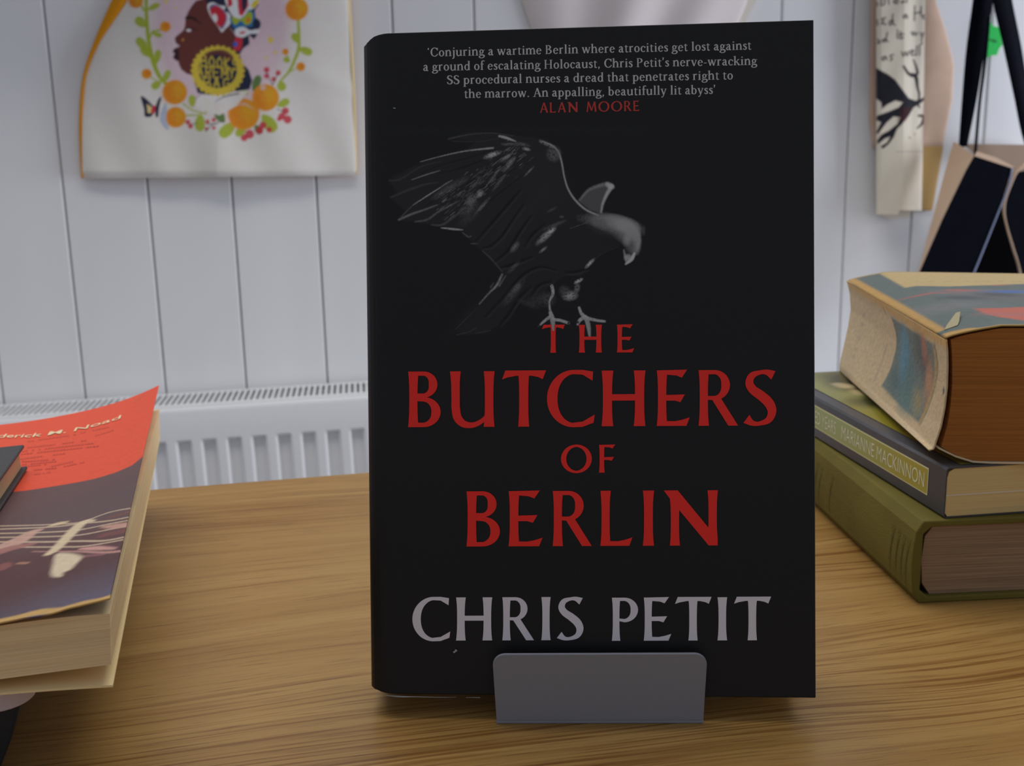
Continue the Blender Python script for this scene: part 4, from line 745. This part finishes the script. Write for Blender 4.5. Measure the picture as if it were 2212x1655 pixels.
# face in profile
SK, NV = (84, 46, 42), (34, 38, 54)
cv.poly([(740, 10), (690, 70), (650, 140), (625, 200), (618, 290), (600, 340), (540, 390), (505, 420), (510, 470), (545, 500), (560, 515), (500, 545), (480, 580), (505, 600), (485, 640), (510, 670), (545, 690), (555, 730), (580, 780), (640, 825), (700, 840), (760, 900), (1250, 700), (1200, 420), (1150, 350), (1000, 150), (900, -40)], SK, 10)
cv.poly([(820, -60), (900, -90), (1350, -80), (1440, 60), (1400, 180), (1465, 260), (1450, 310), (1400, 330), (1430, 380), (1390, 440), (1330, 390), (1340, 490), (1270, 540), (1220, 620), (1170, 560), (1200, 400), (1060, 240), (900, 90)], NV, 12)
cv.poly([(720, 900), (760, 1040), (880, 1060), (1200, 1020), (1340, 1000), (1370, 900), (1330, 780), (1250, 700), (900, 760)], NV, 10)
cv.poly([(760, 1070), (880, 1060), (1200, 1020), (1330, 1010), (1200, 1180), (1000, 1290), (860, 1250), (740, 1200)], (186, 178, 172), 12, .9); cv.line([(950, 1140), (1060, 1080), (1220, 1045)], [4, 12, 16], NV, 6, .9); cv.line([(730, 1110), (800, 1050)], 14, (120, 112, 124), 8, .6)
cv.line([(630, 200), (700, 200), (760, 240), (800, 270)], [26, 26, 16, 4], (34, 24, 26), 8); cv.ell(660, 338, 26, 15, (200, 190, 186), .1, 8); cv.line([(640, 315), (700, 318), (760, 350)], [10, 12, 4], (30, 20, 22), 6); cv.line([(660, 420), (760, 390)], 6, (60, 34, 34), 8, .8)
cv.ell(595, 445, 10, 12, (200, 130, 50), 0, 5); cv.poly([(500, 545), (548, 560), (552, 660), (510, 665), (488, 640), (505, 600), (485, 580)], (50, 30, 36), 8, sm=True); cv.line([(545, 500), (520, 470)], 10, (60, 32, 32), 6)
WB, BL = (196, 188, 184), (40, 90, 130)
cv.poly([(870, 60), (930, 25), (1000, 60), (1070, 70), (1060, 120), (1120, 160), (1125, 260), (1070, 320), (1030, 360), (990, 300), (900, 170)], WB, 8, sm=True); cv.poly([(890, 80), (960, 50), (1060, 120), (1090, 200), (1060, 290), (1020, 320), (930, 190)], (80, 84, 120), 8, sm=True); cv.poly([(900, 100), (980, 70), (1070, 160), (1060, 260), (1000, 300), (920, 180)], (160, 40, 50), 8, sm=True); cv.ell(955, 200, 26, 46, WB, -.2, 10)
cv.poly([(1080, -60), (1130, 150), (1230, 210), (1330, 130), (1420, 60), (1430, -60)], WB, 8, sm=True); cv.poly([(1090, -40), (1100, 80), (1150, 60), (1140, -40)], RD, 8); cv.poly([(1200, -40), (1220, 160), (1260, 180), (1330, 60), (1320, -40)], RD, 8); cv.poly([(1250, -30), (1260, 130), (1300, 100), (1320, -30)], NV, 8)
cv.poly([(1120, 200), (1180, 330), (1290, 300), (1380, 290), (1400, 160), (1330, 110), (1250, 220)], BL, 8, sm=True); cv.poly([(1140, 190), (1180, 280), (1240, 230), (1300, 280), (1360, 250), (1370, 160), (1330, 130), (1250, 210)], GR, 8, sm=True); cv.ell(1325, 225, 20, 30, (180, 90, 40), 0, 8); cv.ell(1400, 40, 26, 60, (190, 160, 40), .7, 8)
cv.poly([(1180, 330), (1270, 300), (1350, 340), (1440, 320), (1440, 370), (1350, 380), (1260, 420), (1190, 400)], WB, 8, sm=True); cv.ell(1260, 365, 34, 14, RD, -.2, 6); cv.poly([(1180, 430), (1250, 420), (1260, 500), (1220, 570), (1160, 540)], RD, 8, sm=True); cv.ell(1180, 495, 26, 30, (50, 80, 150), 0, 8); cv.ell(1420, 270, 44, 60, NV, 0, 10); cv.ell(1440, 130, 40, 60, (172, 148, 156), 0, 10)
cv.ell(1170, -180, 330, 150, (160, 60, 60), .1, 40); cv.ell(1050, -260, 120, 90, BL, .1, 20); cv.ell(1330, -200, 110, 90, GO, .1, 20)
# gold hoop with its words
cv.ell(985, 790, 285, 270, GO, 0, 8); cv.ell(985, 780, 215, 205, NV, 0, 8)
for k_ in range(28): a = k_*2*math.pi/28; cv.ell(985+282*math.cos(a), 790+266*math.sin(a), 22, 22, GO, 0, 8)
cv.poly([(800, 640), (900, 570), (1060, 560), (1160, 640), (1100, 690), (980, 610), (850, 660)], (84, 46, 46), 10, .9, sm=True)
LT_ = {'B': [[(0, 0), (0, 1)], [(0, 0), (.6, .1), (.5, .45), (0, .5)], [(0, .5), (.7, .6), (.6, .95), (0, 1)]], 'O': [[(.35, 0), (0, .5), (.35, 1), (.7, .5), (.35, 0)]], 'K': [[(0, 0), (0, 1)], [(.6, 0), (0, .5), (.6, 1)]], 'S': [[(.6, .1), (.1, .1), (.1, .45), (.6, .6), (.5, .95), (0, .9)]], 'A': [[(0, 1), (.3, 0), (.6, 1)], [(.1, .6), (.5, .6)]], 'R': [[(0, 0), (0, 1)], [(0, 0), (.6, .1), (.5, .5), (0, .5)], [(.2, .5), (.6, 1)]], 'E': [[(.6, 0), (0, 0), (0, 1), (.6, 1)], [(0, .5), (.5, .5)]], 'M': [[(0, 1), (.05, 0), (.4, .7), (.75, 0), (.8, 1)]], 'Y': [[(0, 0), (.3, .5), (.6, 0)], [(.3, .5), (.3, 1)]], 'G': [[(.6, .1), (.1, .1), (0, .6), (.2, 1), (.6, .9), (.6, .5), (.35, .5)]]}
for wd_, x_, y_, w1, h_, sl3 in [('BOOKS', 800, 615, 88, 120, .12), ('AREMY', 765, 745, 88, 110, .04), ('BAG', 830, 860, 110, 120, .06)]:
    for k_, ch in enumerate(wd_):
        for st_ in LT_[ch]: cv.line([(x_+k_*w1+a*w1*.95, y_+(k_*w1+a*w1)*sl3+b*h_) for a, b in st_], 15, GO, 6, 1, sm=len(st_) > 3)
for p in [(1575, 445, 34), (1630, 585, 18), (1525, 645, 16), (410, 20, 20), (520, 90, 12)]: cv.ell(p[0], p[1], p[2], p[2], (190, 160, 50), 0, 10, .9)
# butterfly
cv.poly([(125, 1080), (180, 1100), (240, 1160), (270, 1210), (255, 1290), (200, 1310), (165, 1290), (160, 1220)], NV, 8, sm=True); cv.poly([(190, 1160), (250, 1200), (240, 1270), (200, 1260)], (184, 160, 110), 8); cv.ell(268, 1225, 24, 50, RD, .2, 8); cv.poly([(355, 1085), (320, 1110), (290, 1200), (290, 1300), (320, 1300), (330, 1200)], NV, 8, sm=True)
# cloth relief and outline
cv.c *= .975+.05*cv.noise()[..., None]
Hm = hom_wall(.03, 165, 776, -210, 386)
yy = [-210, -120, -40, 0, 90, 165, 250, 386]; Lx = [318, 310, 296, 275, 215, 184, 177, 178]; Rx_ = [738, 742, 748, 752, 757, 761, 765, 769]
P = np.zeros(cv.X.shape+(3,))
for j, y_ in enumerate(cv.y):
    l_, r_ = np.interp(y_, yy, Lx), np.interp(y_, yy, Rx_); by2 = y_ if y_ < 376 else 376+(y_-376)*.9
    for i, x_ in enumerate(cv.x):
        xx = min(max(x_, l_), r_); t_ = (xx-l_)/(r_-l_); yb = y_ - (0 if y_ < 370 else (y_-370)*.45*t_)
        off = .018+.016*math.sin(math.pi*min(max(t_, .0), 1))**.5+.0022*math.sin(xx*.021+yb*.006)+.0018*math.sin(xx*.043-yb*.019)*(.3+max(0, (yb-100)/280))
        fd = abs((xx-470)+(yb-300)*.10); off += .0022*math.exp(-(fd/26)**2)*max(0, min(1, (yb-180)/120)); off -= .010*max(0, (yb-366)/20)**2; off += .007*max(0, 1-abs((xx-(468+(yb-386)*-.03)))/150)*max(0, min(1, (yb-150)/200))
        dg = (xx-640)*.35-(yb-150); off += .0018*math.exp(-(dg/22)**2)*max(0, min(1, (xx-600)/80))
        P[j, i] = (xx, yb, off)
s_, z_ = hwv(P[..., 0], P[..., 1], P[..., 2]); P = np.stack([s_-s0, -P[..., 2], z_-z0], -1)
m_cot = mat('printed_cotton', None, .9, spec=.1, attr=True, bump=.4, bscale=900, sheen=.1); m_cream = mat('cream_cotton', (182, 173, 162), .92, k=.5, spec=.1, bump=.5, bscale=700)
grid('front_panel', P[::-1], m_cot, tote, cols=cv.cols()[::-1])
m_or = mat('orange_cotton', (214, 118, 22), .9, k=.5, spec=.1, bump=.5, bscale=700)
pxpanel('back_panel', [(325, -200), (735, -200), (752, 0), (768, 378), (182, 380), (178, 250), (190, 165), (285, 0)], .008, m_or, tote, s0, z0)
oe = [(292, -210), (284, -120), (268, -40), (243, 0), (204, 90), (180, 165), (172, 250), (173, 320), (176, 381)]; ie = list(zip(Lx, yy)); ie.insert(7, (177, 320))
pxstrip('side_panel', oe, ie, .010, .0185, m_or, tote, s0, z0)
pxstrip('side_panel', [(744, -210), (764, 165), (771, 376)], [(738, -210), (761, 165), (768, 376)], .010, .0185, mat('pale_orange_cotton', (206, 160, 112), .9, k=.5), tote, s0, z0)
def handle(sx, zt_, so, m, parent, s0, z0, off=.03, wd=.014, pegs=None):
    P_ = np.array([[loc(sx-so*(1-t_)*1.0+e, off+(.055-off)*t_, zt_+(RAILZ+.010-zt_)*t_, s0, z0) for e in (-wd, wd)] for t_ in np.linspace(0, 1, 8)]); P2 = np.array([[loc(sx+so*(1-t_)+e, off+(.055-off)*t_, zt_+(RAILZ+.010-zt_)*t_, s0, z0) for e in (-wd, wd)] for t_ in np.linspace(1, 0, 8)])
    return grid('handle', np.concatenate([P_, P2]), m, parent, solid=.002)
handle(-.46, .57, .10, m_cream, tote, s0, z0)
# folded tote with handwriting
s0, z0 = .69, .08
roll = wthing('folded_tote_bag', 'white folded tote with handwriting and a black ink silhouette, hanging right of the black novel', 'bag', s0, z0)
cv = Cv(1886, -190, 2002, 464, 1.3, (184, 172, 156), .5); cv.view(.36247, 1760, 0)
IK = (30, 30, 36)
def hand(strokes, wd=9):
    for st_ in strokes: cv.line(st_, wd, IK, 6, .9)
hand([[(372, 15), (372, 35)], [(400, 0), (395, 30), (415, 25), (418, -5)], [(440, -5), (442, 25)], [(475, 12), (500, 5), (480, -5), (470, 15), (495, 22)], [(530, 5), (515, 15), (535, 12)], [(550, -30), (548, 15)], [(372, 120), (376, 150)], [(420, 105), (398, 115), (412, 125), (398, 140), (424, 145)], [(465, 120), (445, 130), (450, 150), (468, 125)], [(466, 85), (462, 130), (478, 150)], [(545, 85), (528, 95), (535, 108), (548, 92), (552, 108)], [(596, 35), (594, 122)], [(634, 40), (632, 90)], [(594, 80), (632, 72)], [(640, 95), (652, 90), (642, 105), (654, 112)],
      [(374, 235), (385, 245), (374, 258), (390, 252)], [(420, 232), (402, 240), (412, 250), (424, 236)], [(432, 195), (424, 240), (436, 245)], [(494, 190), (492, 222), (500, 228)], [(492, 178), (494, 180)], [(512, 188), (512, 230), (528, 222)], [(505, 208), (530, 202)], [(575, 190), (585, 210), (592, 190), (602, 210), (612, 195)], [(630, 195), (638, 215), (648, 195), (636, 240)],
      [(420, 335), (400, 345), (408, 360), (424, 340), (430, 356)], [(468, 325), (448, 335), (462, 350), (450, 362)], [(518, 310), (528, 335), (540, 310), (550, 332), (562, 305)], [(572, 318), (592, 305), (576, 300), (576, 328), (598, 326)], [(608, 275), (606, 330)], [(624, 268), (624, 328)], [(640, 250), (636, 265)]])
cv.poly([(355, 395), (375, 410), (440, 445), (480, 475), (520, 530), (560, 585), (600, 600), (640, 585), (660, 570), (655, 595), (620, 625), (590, 640), (560, 690), (520, 740), (490, 770), (470, 820), (440, 860), (405, 888), (392, 872), (430, 850), (450, 815), (420, 825), (375, 860), (370, 840), (400, 800), (440, 780), (490, 740), (512, 700), (470, 695), (430, 730), (375, 800), (365, 790), (395, 730), (365, 715), (370, 690), (440, 665), (500, 640), (525, 610), (480, 600), (430, 625), (400, 650), (395, 610), (355, 580)], IK, 7)
cv.poly([(520, 640), (580, 640), (540, 720), (490, 720)], (60, 32, 32), 20, .6)
for st_, wd in [([(530, 395), (560, 440), (600, 455), (612, 520), (622, 560), (620, 600)], [14, 18, 24, 16, 14, 12]), ([(588, 355), (605, 400), (610, 440), (575, 455)], [8, 14, 16, 12]), ([(625, 640), (612, 620)], [10, 14]), ([(620, 690), (648, 695), (640, 735), (610, 765)], [14, 18, 16, 8]), ([(565, 820), (567, 822)], 8), ([(595, 800), (597, 802)], 6)]: cv.line(st_, wd, IK, 7)
cv.line([(485, 905), (645, 902)], 4, (120, 122, 124), 4, .8, sm=False)
cv.line([(505, 1210), (600, 1215)], 4, (140, 132, 124), 6, .4)
Hm = hom_wall(.05, 1886, 2002, -190, 464); P = np.zeros(cv.X.shape+(3,))
for j, y_ in enumerate(cv.y):
    l_, r_ = 1892.5, np.interp(y_, [-190, 0, 150, 460], [2000, 1999, 1997, 1991])
    for i, x_ in enumerate(cv.x):
        xx = min(max(x_, l_), r_); t_ = (xx-l_)/(r_-l_); yb = y_-(max(0, y_-440)/24)*9*(1 if t_ > .5 else 0)
        off = np.interp(t_, [0, .03, .1, .45, .58, .66, .93, 1], [.022, .040, .047, .054, .056, .053, .030, .016])+.0006*math.sin(yb*.05+xx*.1); P[j, i] = (xx, yb, off)
s_, z_ = hwv(P[..., 0], P[..., 1], P[..., 2]); P = np.stack([s_-s0, -P[..., 2], z_-z0], -1)
grid('front_fold', P[::-1], m_cot, roll, cols=cv.cols()[::-1], solid=.0015, soff=-1)
pxpanel('back_fold', [(1896, -188), (1994, -188), (1988, 452), (1967, 456), (1965, 470), (1925, 474), (1896, 462)], .012, m_cream, roll, s0, z0)
handle(.69, .55, .02, m_cream, roll, s0, z0)
# tan bag behind it
s0, z0 = .71, .08
tan = wthing('beige_bag', 'beige cloth bag with mustard lower band, behind the folded white tote', 'bag', s0, z0)
m_tan = mat('beige_cloth', (164, 140, 122), .95, k=.5, noise=.06, nscale=30, bump=.6, bscale=500)
def wavy(name, L_, R_, y0_, y1_, off, m, parent, s0, z0, amp=.003, kx=9, lo_=.004):
    P_ = []
    for y_ in np.linspace(y0_, y1_, 40):
        l_, r_ = np.interp(y_, *zip(*[(b, a) for a, b in L_])), np.interp(y_, *zip(*[(b, a) for a, b in R_])); row_ = []
        for t_ in np.linspace(0, 1, 60): x_ = l_+(r_-l_)*t_; s_, z_ = hw(x_, y_, off); row_.append(loc(s_, lo_+(off-lo_)*math.sin(math.pi*t_)**.5+amp*math.sin(t_*kx+y_*.01)*math.sin(math.pi*t_), z_, s0, z0))
        P_.append(row_)
    return grid(name, np.array(P_)[::-1], m, parent, solid=.0015, soff=-1)
wavy('body', [(1890, -260), (1884, 100), (1882, 260), (1890, 318)], [(1990, -260), (2026, 0), (2050, 72), (2066, 138), (2062, 217), (2050, 272), (2042, 318)], -260, 318, .012, m_tan, tan, s0, z0)
wavy('mustard_band', [(1905, 316), (1905, 455)], [(2043, 316), (2032, 380), (2019, 455)], 316, 455, .012, mat('mustard_cloth', (138, 112, 70), .95, k=.5, bump=.6, bscale=500), tan, s0, z0)
handle(.74, .60, .03, m_tan, tan, s0, z0, .010)
# pale bag above the novel
s0, z0 = .17, .35
pale = wthing('pale_cotton_bag', 'pale cotton bag hanging high on the wall right behind the top edge of the novel', 'bag', s0, z0)
wavy('front_panel', [(1120, -330), (1133, 0), (1146, 40), (1160, 74)], [(1650, -330), (1628, 0), (1612, 40), (1590, 74)], -330, 74, .03, mat('pale_cotton', (178, 170, 168), .92, k=.5, spec=.1, bump=.5, bscale=700), pale, s0, z0, .008, 17)
pxpanel('back_panel', [(1118, -325), (1652, -325), (1634, 0), (1600, 66), (1150, 66), (1128, 0)], .005, m_cream, pale, s0, z0)
handle(.17, .62, .10, m_cream, pale, s0, z0, .02)
# navy apron-like bag at the right edge
s0, z0 = .86, -.05
nv = wthing('navy_bag', 'open navy canvas bag with cream lining and long straps, right edge of wall', 'bag', s0, z0)
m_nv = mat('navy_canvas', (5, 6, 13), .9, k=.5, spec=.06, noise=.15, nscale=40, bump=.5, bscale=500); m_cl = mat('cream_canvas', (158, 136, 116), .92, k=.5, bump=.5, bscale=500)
c7 = lambda *p: [(1960+x_*.1813, 300+y_*.1813) for x_, y_ in p]; c2 = lambda *p: [(1760+x_*.36247, y_*.36247) for x_, y_ in p]
pxpanel('front_panel', c7((800, 205), (860, 215), (1240, 340), (1200, 500), (1110, 790), (790, 1580), (520, 2200), (-140, 2200), (160, 1560), (420, 960), (700, 380)), .125, m_nv, nv, s0, z0, .003)
pxpanel('gusset', c7((555, 40), (590, 60), (800, 200), (700, 380), (420, 960), (160, 1560), (-140, 2200), (-100, 2150), (140, 1570), (250, 1150), (330, 860), (450, 400)), .1, m_cl, nv, s0, z0, .002, offs=[.045, .05, .124, .124, .124, .124, .124, .1, .1, .09, .08, .05])
pxpanel('rim', c7((830, 150), (1050, 222), (1260, 330), (1240, 348), (860, 224), (800, 206)), .126, m_cl, nv, s0, z0, .003)
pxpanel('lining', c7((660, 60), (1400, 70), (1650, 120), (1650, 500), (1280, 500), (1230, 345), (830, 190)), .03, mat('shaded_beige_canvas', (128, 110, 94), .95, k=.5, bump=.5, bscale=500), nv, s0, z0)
pxstrip('edge_binding', c7((1240, 345), (1200, 560), (1110, 790), (790, 1580), (520, 2200)), c7((1256, 345), (1214, 560), (1122, 795), (808, 1580), (540, 2200)), .127, .127, mat('pale_blue_piping', (96, 104, 126), .6, k=.5), nv, s0, z0)
pxstrip('lining_edge', c7((1400, 285), (1290, 370), (1215, 500), (1150, 720), (1140, 850), (1180, 1050), (1250, 1300), (1330, 1580), (1450, 2200)), c7((1400, 330), (1310, 400), (1235, 560), (1172, 740), (1162, 900), (1200, 1080), (1266, 1300), (1348, 1580), (1475, 2200)), .11, .128, m_cl, nv, s0, z0)
pxpanel('second_panel', c7((1300, 400), (1400, 380), (1700, 380), (1700, 2200), (1470, 2200), (1342, 1580), (1262, 1300), (1196, 1080), (1160, 900), (1168, 740), (1235, 570)), .126, m_nv, nv, s0, z0)
pxpanel('inside', c7((1100, 700), (1180, 700), (1400, 1600), (1560, 2200), (500, 2200), (760, 1580)), .05, mat('black_fill', (4, 4, 5), .95, k=.5, spec=.03), nv, s0, z0)  # near-black sheet set back between the two navy panels
# straps run up from the rim to the peg
pxstrip('strap', c2((860, 880), (880, 600), (905, 300), (945, 0), (960, -160), (1010, -1450)), c2((905, 872), (960, 600), (1010, 300), (1060, 0), (1075, -160), (1070, -1450)), .06, .06, m_nv, nv, s0, z0, .004)
pxstrip('strap', c2((1330, 1010), (1247, 830), (1190, 560), (1125, 260), (1065, 0), (1060, -160), (1040, -1450)), c2((1420, 1000), (1330, 780), (1270, 540), (1222, 260), (1170, 0), (1150, -160), (1110, -1450)), .105, .09, m_nv, nv, s0, z0, .004)
pxstrip('cord', c2((948, 930), (975, 620), (1005, 380), (1035, 100)), c2((962, 930), (988, 620), (1020, 380), (1046, 100)), .10, .10, m_nv, nv, s0, z0, .003)
# green tag
s0, z0 = hw(2148, 85, .004)
tg = wthing('green_tag', 'bright green paper tag on the wall between the navy straps', 'tag', s0, z0)
pxpanel('card', c2((990, 120), (1045, 128), (1058, 155), (1095, 162), (1104, 200), (1118, 268), (1098, 290), (1085, 328), (1045, 332), (1020, 350), (985, 330)), .006, mat('green_card', (24, 150, 62), .6, k=.45), tg, s0, z0, .001)
V_ = []
for st_ in [[(1040, 240), (1052, 236), (1062, 242)], [(1070, 238), (1062, 244), (1068, 252), (1076, 240)], [(1080, 236), (1076, 248), (1088, 250)]]: V_ += ribbon(c2(*st_), [1.8]*3, 3)
shapes_mesh('tag_lettering', V_, lambda a, b: loc(hw(a, b, .0075)[0], .0075, hw(a, b, .0075)[1], s0, z0), mat('black_ink', (20, 40, 26), .6), tg)
